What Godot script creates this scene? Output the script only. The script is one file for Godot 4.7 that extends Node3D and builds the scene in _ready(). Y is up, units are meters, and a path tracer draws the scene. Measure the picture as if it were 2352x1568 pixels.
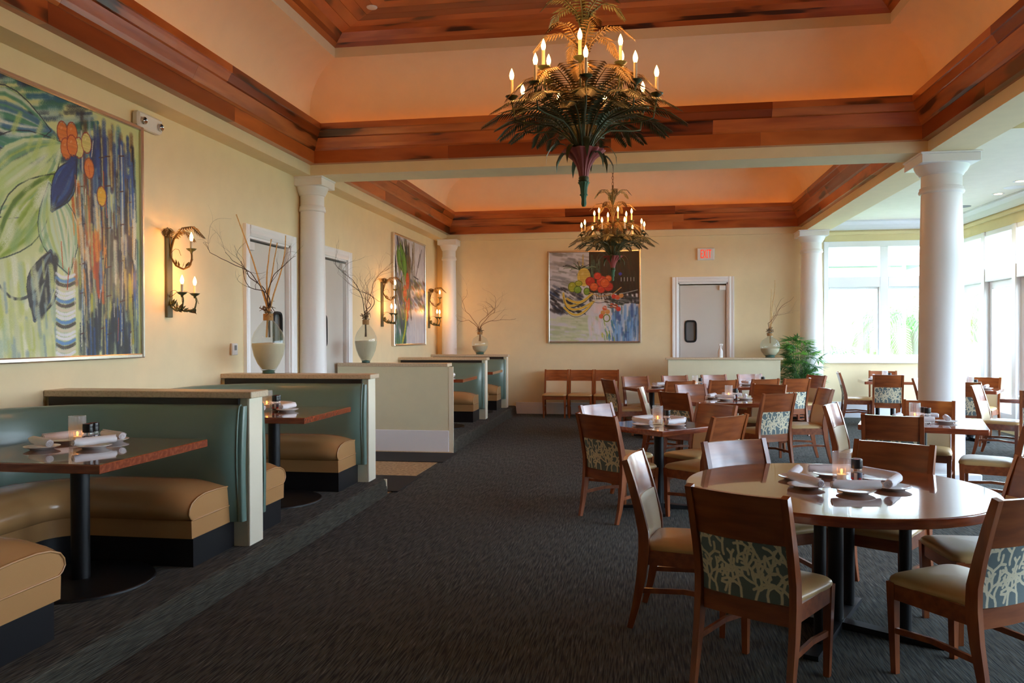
extends Node3D
# A restaurant dining room: booths on a carpeted platform along the left wall, round and square tables on the carpet,
# two palm-frond chandeliers in coved trays, windows on the right and at the back right. y up, metres, camera at the origin column.

const CAM_H := 1.57
const WALL := -4.12      # left wall
const BACK := -16.0      # back wall
const RIGHT := 5.7       # window wall
const FRONT := 8.0       # wall behind the camera
const GLASS_END := -2.05  # the glazing stops here, solid wall beyond
const PLAT := 0.16       # height of the booth platform
const EDGE := -2.5       # its edge
const BEAM := 3.49       # underside of the beams

var taken := {}
var M := {}
var rng := RandomNumberGenerator.new()


# ------------------------------------------------------------------ mesh building
class MB:
	var v := PackedVector3Array()
	var n := PackedVector3Array()
	var t := PackedVector2Array()

	func tri(a: Vector3, b: Vector3, c: Vector3, na: Vector3, nb: Vector3, nc: Vector3, ua: Vector2, ub: Vector2, uc: Vector2) -> void:
		# counter-clockwise seen from outside; Godot wants clockwise
		v.append(a); v.append(c); v.append(b)
		n.append(na); n.append(nc); n.append(nb)
		t.append(ua); t.append(uc); t.append(ub)

	func poly(pts: Array, away: Vector3, uvs: Array = []) -> void:
		var q := Vector3.ZERO
		var c := Vector3.ZERO
		for i in pts.size():
			var a: Vector3 = pts[i]
			var b: Vector3 = pts[(i + 1) % pts.size()]
			q += (a - pts[0]).cross(b - pts[0])
			c += a
		c /= pts.size()
		if q.length() < 1e-12:
			return
		q = q.normalized()
		var p := pts.duplicate()
		var u := uvs.duplicate()
		if q.dot(c - away) < 0.0:
			q = -q
			p.reverse()
			u.reverse()
		if u.is_empty():
			var k := q.abs()
			for x in p:
				u.append(Vector2(x.x, x.z) if k.y > k.x and k.y > k.z else (Vector2(x.z, -x.y) if k.x > k.z else Vector2(x.x, -x.y)))
		for i in range(1, p.size() - 1):
			tri(p[0], p[i], p[i + 1], q, q, q, u[0], u[i], u[i + 1])

	func grid(P: Array, wrap := false, flip := false, us := 1.0, vs := 1.0, u0 := 0.0, v0 := 0.0) -> void:
		var r := P.size()
		var c: int = P[0].size()
		var nr := PackedVector3Array()
		nr.resize(r * c)
		var cols := c if wrap else c - 1
		for i in r - 1:
			for j in cols:
				var k := (j + 1) % c
				var f: Vector3 = (P[i + 1][k] - P[i][j]).cross(P[i + 1][j] - P[i][k])
				nr[i * c + j] += f
				nr[i * c + k] += f
				nr[(i + 1) * c + j] += f
				nr[(i + 1) * c + k] += f
		var s := -1.0 if flip else 1.0
		for i in nr.size():
			nr[i] = nr[i].normalized() * s
		for i in r - 1:
			for j in cols:
				var k := (j + 1) % c
				var a: Vector3 = P[i][j]
				var b: Vector3 = P[i][k]
				var d: Vector3 = P[i + 1][j]
				var e: Vector3 = P[i + 1][k]
				var ua := Vector2(u0 + us * j / cols, v0 + vs * i / (r - 1))
				var ub := Vector2(u0 + us * (j + 1) / cols, ua.y)
				var ud := Vector2(ua.x, v0 + vs * (i + 1) / (r - 1))
				var ue := Vector2(ub.x, ud.y)
				var na := nr[i * c + j]
				var nb := nr[i * c + k]
				var nd := nr[(i + 1) * c + j]
				var ne := nr[(i + 1) * c + k]
				if flip:
					if a != d: tri(a, e, b, na, ne, nb, ua, ue, ub)
					tri(a, d, e, na, nd, ne, ua, ud, ue)
				else:
					tri(a, b, e, na, nb, ne, ua, ub, ue)
					tri(a, e, d, na, ne, nd, ua, ue, ud)

	func patch(P: Array, toward: Vector3, us := 1.0, vs := 1.0, u0 := 0.0, v0 := 0.0) -> void:
		# an open sheet whose front looks towards a point
		var r := P.size()
		var c: int = P[0].size()
		var total := 0.0
		for i in r - 1:
			for j in c - 1:
				var f: Vector3 = (P[i + 1][j + 1] - P[i][j]).cross(P[i + 1][j] - P[i][j + 1])
				total += f.dot(toward - P[i][j])
		grid(P, false, total < 0.0, us, vs, u0, v0)

	func box(c: Vector3, s: Vector3, bev := 0.0, b := Basis()) -> void:
		var h := s / 2.0
		bev = minf(bev, minf(h.x, minf(h.y, h.z)) * 0.9)
		if bev <= 0.0:
			for ax in 3:
				for sg in [-1.0, 1.0]:
					var pts := []
					for k in [[-1, -1], [1, -1], [1, 1], [-1, 1]]:
						var p := Vector3.ZERO
						p[ax] = h[ax] * sg
						p[(ax + 1) % 3] = h[(ax + 1) % 3] * k[0]
						p[(ax + 2) % 3] = h[(ax + 2) % 3] * k[1]
						pts.append(c + b * p)
					poly(pts, c)
			return
		var at := func(sx, sy, sz, ax):
			var p := Vector3(sx * (h.x - bev), sy * (h.y - bev), sz * (h.z - bev))
			p[ax] += bev * [sx, sy, sz][ax]
			return c + b * p
		for ax in 3:
			for sg in [-1, 1]:
				var pts := []
				for k in [[-1, -1], [1, -1], [1, 1], [-1, 1]]:
					var g := [0, 0, 0]
					g[ax] = sg
					g[(ax + 1) % 3] = k[0]
					g[(ax + 2) % 3] = k[1]
					pts.append(at.call(g[0], g[1], g[2], ax))
				poly(pts, c)
		for ax in 3:   # edges that run along ax
			var a1 := (ax + 1) % 3
			var a2 := (ax + 2) % 3
			for s1 in [-1, 1]:
				for s2 in [-1, 1]:
					var g := [0, 0, 0]
					g[a1] = s1
					g[a2] = s2
					var pts := []
					for k in [[-1, a1], [1, a1], [1, a2], [-1, a2]]:
						g[ax] = k[0]
						pts.append(at.call(g[0], g[1], g[2], k[1]))
					poly(pts, c)
		for sx in [-1, 1]:
			for sy in [-1, 1]:
				for sz in [-1, 1]:
					poly([at.call(sx, sy, sz, 0), at.call(sx, sy, sz, 1), at.call(sx, sy, sz, 2)], c)

	func span(a: Vector3, b: Vector3, bev := 0.0) -> void:
		box((a + b) / 2.0, (b - a).abs(), bev)

	func lathe(profile: Array, segs := 24, at := Vector3.ZERO, ribs := 0, rib := 0.0) -> void:
		# profile: Vector2(radius, height) from bottom to top; repeat a point for a hard edge
		var P := []
		for q in profile:
			var row := PackedVector3Array()
			for j in segs:
				var a := TAU * j / segs
				var r: float = q.x * (1.0 + (rib * cos(a * ribs) if ribs else 0.0))
				row.append(at + Vector3(r * cos(a), q.y, r * sin(a)))
			P.append(row)
		grid(P, true, true)

	func tube(path: Array, radii: Array, segs := 6, cap := true) -> void:
		var nrm := Vector3.ZERO
		var P := []
		var last := path.size() - 1
		for i in path.size():
			var d: Vector3 = (path[mini(i + 1, last)] - path[maxi(i - 1, 0)]).normalized()
			if nrm == Vector3.ZERO:
				nrm = d.cross(Vector3.UP if absf(d.y) < 0.9 else Vector3.RIGHT).normalized()
			nrm = (nrm - d * nrm.dot(d)).normalized()
			var bi := d.cross(nrm)
			var row := PackedVector3Array()
			var r: float = radii[mini(i, radii.size() - 1)]
			for j in segs:
				var a := TAU * j / segs
				row.append(path[i] + (nrm * cos(a) + bi * sin(a)) * r)
			P.append(row)
		grid(P, true, false)
		if cap:
			poly(Array(P[0]), path[1])
			poly(Array(P[last]), path[last - 1])

	func loft(path: Array, ws: Array, ds: Array, axis := Vector3.RIGHT) -> void:
		# a bar of rectangular section: ws across axis, ds across the other way
		var R := []
		var last := path.size() - 1
		for i in path.size():
			var d: Vector3 = (path[mini(i + 1, last)] - path[maxi(i - 1, 0)]).normalized()
			var bi := d.cross(axis).normalized()
			var w: float = ws[mini(i, ws.size() - 1)] / 2.0
			var e: float = ds[mini(i, ds.size() - 1)] / 2.0
			R.append([path[i] + axis * w + bi * e, path[i] + axis * w - bi * e, path[i] - axis * w - bi * e, path[i] - axis * w + bi * e])
		for k in 4:
			var P := []
			for i in R.size():
				P.append(PackedVector3Array([R[i][k], R[i][(k + 1) % 4]]))
			var mid: Vector3 = path[last / 2]
			var out: Vector3 = (R[last / 2][k] + R[last / 2][(k + 1) % 4]) / 2.0 - mid
			patch(P, mid + out * 1000.0)
		poly(R[0], path[1])
		poly(R[last], path[last - 1])

	func prism(pts: Array, a: Vector3, b: Vector3, ex: Vector3, ey: Vector3) -> void:
		# the outline pts (Vector2 along ex, ey) drawn from a to b; convex outlines
		var A := []
		var B := []
		var mid := Vector3.ZERO
		for p in pts:
			A.append(a + ex * p.x + ey * p.y)
			B.append(b + ex * p.x + ey * p.y)
			mid += A[-1] + B[-1]
		mid /= pts.size() * 2
		for i in pts.size():
			var k := (i + 1) % pts.size()
			poly([A[i], A[k], B[k], B[i]], mid)
		poly(A, mid)
		poly(B, mid)

	func ball(c: Vector3, r: Vector3, segs := 12, rings := 8) -> void:
		var P := []
		for i in rings + 1:
			var a := PI * i / rings - PI / 2
			var row := PackedVector3Array()
			for j in segs:
				var b := TAU * j / segs
				row.append(c + Vector3(r.x * cos(a) * cos(b), r.y * sin(a), r.z * cos(a) * sin(b)))
			P.append(row)
		grid(P, true, true)

	func mesh() -> ArrayMesh:
		var arr := []
		arr.resize(Mesh.ARRAY_MAX)
		arr[Mesh.ARRAY_VERTEX] = v
		arr[Mesh.ARRAY_NORMAL] = n
		arr[Mesh.ARRAY_TEX_UV] = t
		var m := ArrayMesh.new()
		m.add_surface_from_arrays(Mesh.PRIMITIVE_TRIANGLES, arr)
		return m


# ------------------------------------------------------------------ naming and placing
func numbered(called: String) -> String:
	var k: int = taken.get(called, 0)
	taken[called] = k + 1
	return called if k == 0 else "%s_%03d" % [called, k]

func put(called: String, st, m: Material, parent: Node = null) -> MeshInstance3D:
	var o := MeshInstance3D.new()
	o.mesh = st.mesh() if st is MB else st
	o.material_override = m
	if parent == null or parent == self:
		o.name = numbered(called)
		add_child(o, true)
	else:
		o.name = called
		parent.add_child(o, true)
	return o

func tag(o: Node, label: String, category: String, group := "") -> Node:
	o.set_meta("label", label)
	o.set_meta("category", category)
	if group: o.set_meta("group", group)
	return o

func thing(called: String, label: String, category: String, at := Vector3.ZERO, turn := 0.0, group := "") -> Node3D:
	var o := Node3D.new()
	o.name = numbered(called)
	add_child(o, true)
	o.position = at
	o.rotation.y = turn
	tag(o, label, category, group)
	return o

func setting(called: String, label := "") -> Node3D:
	var o := Node3D.new()
	o.name = numbered(called)
	add_child(o, true)
	o.set_meta("kind", "structure")
	if label: o.set_meta("label", label)
	return o

func struct(called: String, st, m: Material, label := "") -> MeshInstance3D:
	var o := put(called, st, m)
	o.set_meta("kind", "structure")
	if label: o.set_meta("label", label)
	return o

func dup(o: Node3D, at: Vector3, turn: float, label: String, group := "") -> Node3D:
	var c: Node3D = o.duplicate()
	var base: String = o.get_meta("base") if o.has_meta("base") else String(o.name)
	c.name = numbered(base)
	add_child(c, true)
	c.position = at
	c.rotation.y = turn
	c.set_meta("label", label)
	if group: c.set_meta("group", group)
	return c

func lamp(at: Vector3, energy: float, color: Color, size: float, parent: Node = null) -> void:
	var l := OmniLight3D.new()
	l.name = "bulb_light"
	l.light_energy = energy
	l.light_color = color
	l.light_size = size
	l.omni_range = 30.0
	l.omni_attenuation = 2.0
	l.shadow_enabled = true
	l.position = at
	(parent if parent else self).add_child(l, true)


# ------------------------------------------------------------------ materials
func mat(key: String, c: Color, rough := 0.6, metal := 0.0) -> StandardMaterial3D:
	var m := StandardMaterial3D.new()
	m.resource_name = key
	m.albedo_color = c
	m.roughness = rough
	m.metallic = metal
	M[key] = m
	return m

func rgb(r: int, g: int, b: int) -> Color:
	return Color(r / 255.0, g / 255.0, b / 255.0)

func noise_tex(freq: float, octaves: int, stops: Array, seed_: int, size := 256, normal := false) -> NoiseTexture2D:
	var f := FastNoiseLite.new()
	f.noise_type = FastNoiseLite.TYPE_SIMPLEX_SMOOTH
	f.frequency = freq
	f.fractal_octaves = octaves
	f.seed = seed_
	var x := NoiseTexture2D.new()
	x.width = size
	x.height = size
	x.seamless = true
	x.noise = f
	if stops:
		var g := Gradient.new()
		var offs := PackedFloat32Array()
		var cols := PackedColorArray()
		for s in stops:
			offs.append(s[0])
			cols.append(s[1])
		g.offsets = offs
		g.colors = cols
		x.color_ramp = g
	x.as_normal_map = normal
	return x

func triplanar(m: StandardMaterial3D, scale: Vector3, world := false) -> StandardMaterial3D:
	m.uv1_triplanar = true
	m.uv1_world_triplanar = world
	m.uv1_scale = scale
	m.uv1_triplanar_sharpness = 4.0
	return m

func glow(key: String, c: Color, energy: float) -> StandardMaterial3D:
	var m := mat(key, c, 0.5)
	m.emission_enabled = true
	m.emission = c
	m.emission_energy_multiplier = energy
	return m

func pane(key: String, c: Color, alpha: float, rough := 0.03) -> StandardMaterial3D:
	var m := mat(key, Color(c.r, c.g, c.b, alpha), rough)
	m.transparency = BaseMaterial3D.TRANSPARENCY_ALPHA
	return m

func make_materials() -> void:
	var soft := [[0.0, Color(0.975, 0.975, 0.975)], [1.0, Color(1, 1, 1)]]
	var paint := noise_tex(0.02, 4, soft, 3)
	var m: StandardMaterial3D
	for e in [["cream", rgb(241, 222, 181)], ["plaster", rgb(240, 224, 192)], ["partition", rgb(226, 221, 190)], ["frieze", rgb(230, 212, 160)], ["ceiling", rgb(238, 233, 216)]]:
		m = mat(e[0], e[1], 0.75)
		m.albedo_texture = paint
		triplanar(m, Vector3(0.6, 0.6, 0.6), true)
	mat("white", rgb(243, 243, 245), 0.35)
	mat("white_satin", rgb(238, 238, 242), 0.5)
	mat("end_board", rgb(238, 230, 206), 0.45)
	mat("plastic_white", rgb(232, 232, 232), 0.4)
	mat("plastic_grey", rgb(120, 122, 125), 0.4)
	m = mat("door", rgb(214, 210, 204), 0.45)
	# carpet: dark pile with flecked streaks
	m = mat("carpet", rgb(255, 255, 255), 0.95)
	m.albedo_texture = noise_tex(0.1, 3, [[0.22, rgb(33, 34, 33)], [0.4, rgb(60, 58, 51)], [0.55, rgb(88, 81, 68)], [0.68, rgb(64, 72, 73)], [0.82, rgb(118, 110, 95)]], 11, 512)
	m.heightmap_enabled = true
	m.heightmap_texture = noise_tex(0.12, 2, [], 12, 512)
	m.heightmap_scale = 0.05
	m.metallic_specular = 0.15
	m.rim_enabled = true
	m.rim = 0.1
	m.rim_tint = 0.9
	triplanar(m, Vector3(1.7, 6.0, 0.1), true)
	# woods
	m = mat("chair_wood", Color.WHITE, 0.3)
	m.albedo_texture = noise_tex(0.02, 5, [[0.2, rgb(124, 62, 29)], [0.5, rgb(140, 73, 35)], [0.8, rgb(154, 84, 42)]], 21)
	triplanar(m, Vector3(0.5, 3.0, 3.0))
	m.clearcoat_enabled = true
	m.clearcoat = 0.8
	m.clearcoat_roughness = 0.17
	m = m.duplicate()
	m.resource_name = "post_wood"
	triplanar(m, Vector3(3.0, 0.5, 3.0))
	M["post_wood"] = m
	m = mat("table_wood", Color.WHITE, 0.12)
	m.albedo_texture = noise_tex(0.02, 5, [[0.2, rgb(112, 62, 36)], [0.5, rgb(126, 72, 42)], [0.8, rgb(138, 82, 50)]], 23)
	triplanar(m, Vector3(0.6, 4.0, 4.0))
	m.clearcoat_enabled = true
	m.clearcoat = 1.0
	m.clearcoat_roughness = 0.03
	m = m.duplicate()
	m.resource_name = "table_edge"
	m.albedo_texture = noise_tex(0.03, 5, [[0.2, rgb(128, 58, 32)], [0.5, rgb(142, 68, 38)], [0.8, rgb(156, 78, 45)]], 24)
	m.clearcoat_roughness = 0.2
	M["table_edge"] = m
	var grain := [[0.0, rgb(54, 26, 15)], [0.2, rgb(80, 38, 20)], [0.27, rgb(164, 88, 44)], [0.45, rgb(190, 108, 56)], [0.65, rgb(204, 120, 64)], [0.9, rgb(176, 98, 50)]]
	for k in 4:
		m = mat("board_%d" % k, [rgb(255, 255, 255), rgb(232, 212, 196), rgb(186, 152, 132), rgb(255, 236, 214)][k], 0.3)
		m.albedo_texture = noise_tex([0.008, 0.01, 0.007, 0.009][k], 4, grain, 31 + k, 512)
		m.clearcoat_enabled = true
		m.clearcoat = 0.5
		m.clearcoat_roughness = 0.22
	# upholstery
	m = mat("seat_vinyl", rgb(196, 164, 112), 0.34)
	m.heightmap_enabled = true
	m.heightmap_texture = noise_tex(0.1, 2, [], 41)
	m.heightmap_scale = 0.02
	triplanar(m, Vector3(8, 8, 8))
	m = m.duplicate()
	m.resource_name = "pad_vinyl"
	m.albedo_color = rgb(216, 198, 164)
	M["pad_vinyl"] = m
	m = m.duplicate()
	m.resource_name = "tan_vinyl"
	m.albedo_color = rgb(190, 142, 92)
	m.roughness = 0.26
	m.clearcoat_enabled = true
	m.clearcoat = 0.3
	m.clearcoat_roughness = 0.15
	M["tan_vinyl"] = m
	m = m.duplicate()
	m.resource_name = "teal_vinyl"
	m.albedo_color = rgb(106, 132, 122)
	m.roughness = 0.3
	M["teal_vinyl"] = m
	mat("black_laminate", rgb(24, 24, 28), 0.35)
	mat("black_metal", rgb(22, 22, 25), 0.45, 0.3)
	mat("black_rubber", rgb(26, 26, 28), 0.8)
	m = mat("stone_cap", Color.WHITE, 0.4)
	m.albedo_texture = noise_tex(0.06, 4, [[0.2, rgb(196, 176, 146)], [0.6, rgb(216, 198, 168)], [0.9, rgb(204, 180, 150)]], 44)
	triplanar(m, Vector3(3, 3, 3), true)
	m = mat("tan_tile", Color.WHITE, 0.5)
	m.albedo_texture = noise_tex(0.05, 5, [[0.2, rgb(150, 118, 80)], [0.55, rgb(186, 152, 108)], [0.85, rgb(206, 176, 132)]], 45)
	triplanar(m, Vector3(1.5, 1.5, 1.5), true)
	# table ware
	mat("china", rgb(240, 240, 238), 0.15)
	m = mat("napkin", rgb(240, 238, 240), 0.85)
	m.backlight_enabled = true
	m.backlight = rgb(140, 140, 146)
	mat("wax", rgb(245, 236, 214), 0.5)
	pane("clear_glass", rgb(230, 238, 246), 0.12)
	pane("window_glass", rgb(255, 255, 255), 0.02, 0.0)
	pane("vase_glass", rgb(150, 190, 178), 0.16)
	m = mat("vase_base", rgb(18, 78, 70), 0.08)
	m = mat("sand", Color.WHITE, 0.9)
	m.albedo_texture = noise_tex(0.2, 3, [[0.2, rgb(196, 180, 148)], [0.8, rgb(226, 214, 186)]], 46)
	triplanar(m, Vector3(4, 4, 4))
	mat("raffia", rgb(166, 128, 84), 0.9)
	mat("moss", rgb(112, 92, 72), 0.95)
	mat("twig_dark", rgb(62, 44, 38), 0.8)
	mat("twig_pale", rgb(208, 168, 108), 0.7)
	mat("twig_brown", rgb(138, 98, 66), 0.8)
	mat("grinder_cap", rgb(20, 20, 22), 0.3)
	mat("grinder_red", rgb(190, 26, 22), 0.4)
	mat("peppercorn", rgb(50, 36, 32), 0.7)
	mat("label_white", rgb(226, 226, 230), 0.5)
	# metalwork
	mat("palm_green", rgb(74, 82, 56), 0.45, 0.35)
	mat("palm_bronze", rgb(104, 84, 50), 0.42, 0.45)
	mat("verdigris", rgb(72, 118, 92), 0.6)
	mat("cone_pink", rgb(170, 84, 84), 0.55)
	mat("sconce_plate", rgb(86, 88, 70), 0.45, 0.3)
	mat("candle_sleeve", rgb(240, 226, 200), 0.6)
	mat("silver_frame", rgb(205, 196, 184), 0.25, 0.85)
	mat("chrome", rgb(200, 200, 205), 0.15, 1.0)
	glow("bulb", Color(1.0, 0.74, 0.42), 26.0)
	glow("flame", Color(1.0, 0.62, 0.24), 9.0)
	glow("rope_light", Color(1.0, 0.56, 0.22), 3.0)
	glow("downlight", Color(1.0, 0.84, 0.6), 9.0)
	glow("exit_red", Color(1.0, 0.2, 0.08), 0.75)
	# plants and outside
	m = mat("leaf", rgb(44, 86, 42), 0.5)
	m.backlight_enabled = true
	m.backlight = rgb(70, 120, 50)
	m = mat("leaf_light", rgb(96, 150, 62), 0.5)
	m.backlight_enabled = true
	m.backlight = rgb(110, 170, 60)
	mat("bark", rgb(120, 104, 84), 0.9)
	mat("lawn", rgb(120, 140, 84), 0.95)
	mat("paving", rgb(150, 144, 134), 0.85)
	mat("house_wall", rgb(226, 222, 214), 0.8)
	mat("house_roof", rgb(128, 136, 142), 0.8)


# ------------------------------------------------------------------ drawn pictures
func stamp(size: int, c: Color, alpha: float, hard: float, streak: float) -> Image:
	var s := Image.create(size, size, false, Image.FORMAT_RGBA8)
	var h := size / 2.0
	for y in size:
		for x in size:
			var d := Vector2(x + 0.5 - h, y + 0.5 - h).length() / h
			var a := clampf((1.0 - d) / maxf(0.02, 1.0 - hard), 0.0, 1.0) * alpha
			if streak > 0.0 and rng.randf() < streak: a *= 0.25
			var j := rng.randf_range(-0.05, 0.05)
			s.set_pixel(x, y, Color(clampf(c.r + j, 0, 1), clampf(c.g + j, 0, 1), clampf(c.b + j, 0, 1), a))
	return s

func stroke(im: Image, pts: Array, width: float, c: Color, alpha := 0.8, hard := 0.55, streak := 0.35, wobble := 0.0) -> void:
	# pts in 0..1 of the picture; width in pixels
	var s := stamp(maxi(2, int(width)), c, alpha, hard, streak)
	if pts.size() == 3:
		var mid: Vector2 = pts[1] * 2.0 - (pts[0] + pts[2]) * 0.5
		var smooth := []
		for i in 11:
			var f := i / 10.0
			smooth.append(pts[0] * (1 - f) * (1 - f) + mid * 2.0 * f * (1 - f) + pts[2] * f * f)
		pts = smooth
	var w := im.get_width()
	var h := im.get_height()
	for k in pts.size() - 1:
		var a: Vector2 = pts[k] * Vector2(w, h)
		var b: Vector2 = pts[k + 1] * Vector2(w, h)
		var steps := maxi(1, int(a.distance_to(b) / maxf(1.0, width * 0.3)))
		for i in steps + 1:
			var p := a.lerp(b, float(i) / steps) + Vector2(rng.randf_range(-wobble, wobble), rng.randf_range(-wobble, wobble))
			im.blend_rect(s, Rect2i(0, 0, s.get_width(), s.get_height()), Vector2i(p - Vector2(width, width) / 2.0))

func blob(im: Image, c: Vector2, r: Vector2, col: Color, rough := 0.2) -> void:
	# a painted oval: short strokes across it
	var rows := maxi(3, int(r.y * im.get_height() / 1.6))
	for i in rows + 1:
		var f := -1.0 + 2.0 * i / rows
		var w := sqrt(maxf(0.0, 1.0 - f * f)) * r.x
		var q := col.lightened(rng.randf_range(0, rough * 0.35)) if rng.randf() < 0.5 else col.darkened(rng.randf_range(0, rough * 0.35))
		stroke(im, [c + Vector2(-w, f * r.y), c + Vector2(w, f * r.y)], 8, q, 0.85, 0.5, 0.2)
	stroke(im, [c + Vector2(-r.x * 0.35, -r.y * 0.3), c + Vector2(-r.x * 0.1, -r.y * 0.45)], maxf(4.0, r.x * im.get_width() * 0.5), col.lightened(0.35), 0.6, 0.3, 0.2)

func outline(im: Image, c: Vector2, r: Vector2, col: Color, width := 3.0) -> void:
	var pts := []
	for i in 15:
		var a := TAU * i / 14.0 + 0.4
		pts.append(c + Vector2(r.x * cos(a), r.y * sin(a)))
	stroke(im, pts, width, col, 0.8, 0.6, 0.1)

func wash(im: Image, rect: Rect2, cols: Array, count: int, width: float, along: Vector2, length: float) -> void:
	for i in count:
		var p := rect.position + Vector2(rng.randf(), rng.randf()) * rect.size
		var q := p + along * length * rng.randf_range(0.5, 1.0)
		stroke(im, [p, q], width * rng.randf_range(0.5, 1.2), cols[rng.randi() % cols.size()], rng.randf_range(0.35, 0.85), 0.4, 0.4, 1.0)

func leaf_shape(im: Image, a: Vector2, b: Vector2, bulge: float, cols: Array, vein: Color) -> void:
	var d := (b - a)
	var nrm := Vector2(-d.y, d.x)
	for i in 26:
		var s := rng.randf_range(-1.0, 1.0)
		var pts := []
		for k in 7:
			var f := k / 6.0
			pts.append(a + d * f + nrm * bulge * s * sin(PI * f))
		stroke(im, pts, 13, cols[rng.randi() % cols.size()], 0.7, 0.4, 0.35)
	for s in [-1.0, 1.0]:
		var pts := []
		for k in 9:
			var f := k / 8.0
			pts.append(a + d * f + nrm * bulge * 1.04 * s * sin(PI * f))
		stroke(im, pts, 4, vein, 0.7, 0.5, 0.2)

func painting_bamboo() -> ImageTexture:
	rng.seed = 501
	var im := Image.create(640, 640, false, Image.FORMAT_RGBA8)
	im.fill(rgb(206, 212, 150))
	var X := func(x): return 0.24 + 0.76 * x
	wash(im, Rect2(0, 0, 0.62, 0.3), [rgb(22, 60, 110), rgb(30, 96, 130), rgb(40, 110, 96), rgb(20, 34, 60), rgb(170, 200, 190)], 150, 26, Vector2(1, -0.3), 0.12)
	wash(im, Rect2(0, 0.6, 0.55, 0.4), [rgb(214, 218, 120), rgb(190, 200, 90), rgb(226, 226, 176), rgb(176, 198, 170), rgb(232, 232, 210)], 150, 28, Vector2(0.1, 1), 0.14)
	# tall canes on the right
	wash(im, Rect2(0.62, 0.02, 0.37, 0.5), [rgb(30, 80, 170), rgb(24, 54, 130), rgb(28, 26, 36), rgb(150, 176, 196), rgb(196, 206, 130), rgb(96, 56, 34), rgb(54, 120, 150), rgb(28, 26, 36), rgb(26, 60, 140)], 170, 26, Vector2(0.02, 1), 0.2)
	wash(im, Rect2(0.6, 0.45, 0.38, 0.5), [rgb(40, 42, 48), rgb(92, 104, 92), rgb(132, 152, 140), rgb(182, 178, 60), rgb(30, 44, 84), rgb(196, 190, 160), rgb(86, 84, 76), rgb(36, 40, 50), rgb(70, 84, 80)], 170, 26, Vector2(0.02, 1), 0.22)
	wash(im, Rect2(0.62, 0.8, 0.3, 0.14), [rgb(24, 30, 54), rgb(34, 36, 44), rgb(50, 60, 60)], 60, 22, Vector2(0.02, 1), 0.12)
	for c in [[0.42, 0.3, rgb(196, 96, 30)], [0.47, 0.32, rgb(224, 130, 50)], [0.55, 0.42, rgb(206, 90, 28)], [0.62, 0.4, rgb(232, 160, 60)], [0.585, 0.5, rgb(210, 76, 24)], [0.52, 0.48, rgb(236, 190, 150)]]:
		stroke(im, [Vector2(X.call(c[0]), c[1]), Vector2(X.call(c[0] + 0.02), c[1] + 0.13), Vector2(X.call(c[0] + 0.05), c[1] + 0.26)], 15, c[2], 0.8, 0.5, 0.3)
	for c in [0.5, 0.66, 0.71, 0.83, 0.92]:
		var cc: Color = [rgb(182, 186, 130), rgb(206, 170, 90), rgb(150, 160, 140), rgb(206, 150, 80), rgb(226, 226, 204)][rng.randi() % 5]
		stroke(im, [Vector2(X.call(c), 0.1), Vector2(X.call(c + 0.01), 0.5), Vector2(X.call(c - 0.01), 0.96)], 9, cc, 0.65, 0.5, 0.45)
		for k in 6:
			var y := 0.14 + 0.15 * k + rng.randf() * 0.05
			stroke(im, [Vector2(X.call(c - 0.02), y), Vector2(X.call(c + 0.025), y - 0.008)], 4, rgb(70, 34, 26), 0.8, 0.5, 0.1)
	stroke(im, [Vector2(X.call(0.95), 0.3), Vector2(X.call(0.95), 0.62)], 24, rgb(222, 224, 206), 0.8, 0.5, 0.3)
	stroke(im, [Vector2(X.call(0.9), 0.65), Vector2(X.call(0.93), 0.95)], 12, rgb(178, 166, 40), 0.8, 0.5, 0.3)
	stroke(im, [Vector2(X.call(0.89), 0.56), Vector2(X.call(0.94), 0.63), Vector2(X.call(0.93), 0.8)], 9, rgb(30, 30, 34), 0.85, 0.5, 0.2)
	# banana leaves on the left
	leaf_shape(im, Vector2(X.call(-0.3), 0.16), Vector2(X.call(0.28), 0.14), 0.25, [rgb(196, 214, 196), rgb(60, 110, 150), rgb(226, 230, 216), rgb(70, 140, 110)], rgb(30, 44, 60))
	leaf_shape(im, Vector2(X.call(0.36), 0.17), Vector2(X.call(-0.22), 0.5), 0.26, [rgb(196, 214, 150), rgb(172, 196, 96), rgb(216, 224, 190), rgb(120, 166, 120)], rgb(30, 40, 50))
	leaf_shape(im, Vector2(X.call(0.3), 0.3), Vector2(X.call(-0.1), 0.66), 0.2, [rgb(130, 160, 40), rgb(160, 184, 70), rgb(196, 208, 130), rgb(90, 124, 36)], rgb(26, 44, 30))
	leaf_shape(im, Vector2(X.call(0.26), 0.34), Vector2(X.call(0.4), 0.68), 0.3, [rgb(204, 220, 190), rgb(180, 200, 120), rgb(226, 230, 206), rgb(150, 186, 150)], rgb(40, 60, 60))
	leaf_shape(im, Vector2(X.call(0.27), 0.6), Vector2(X.call(0.16), 0.86), 0.28, [rgb(40, 40, 48), rgb(120, 136, 140), rgb(60, 90, 130), rgb(150, 166, 160)], rgb(20, 20, 28))
	leaf_shape(im, Vector2(X.call(0.46), 0.22), Vector2(X.call(0.28), 0.44), 0.22, [rgb(20, 44, 110), rgb(30, 70, 150), rgb(24, 30, 50), rgb(70, 120, 160)], rgb(16, 20, 40))
	wash(im, Rect2(0.0, 0.12, 0.5, 0.5), [rgb(226, 230, 206), rgb(186, 206, 120), rgb(140, 176, 110), rgb(206, 214, 160)], 46, 34, Vector2(0.5, -1), 0.07)
	stroke(im, [Vector2(X.call(0.3), 0.62), Vector2(X.call(0.27), 0.7), Vector2(X.call(0.2), 0.84)], 30, rgb(30, 30, 38), 0.85, 0.4, 0.3)
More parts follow.
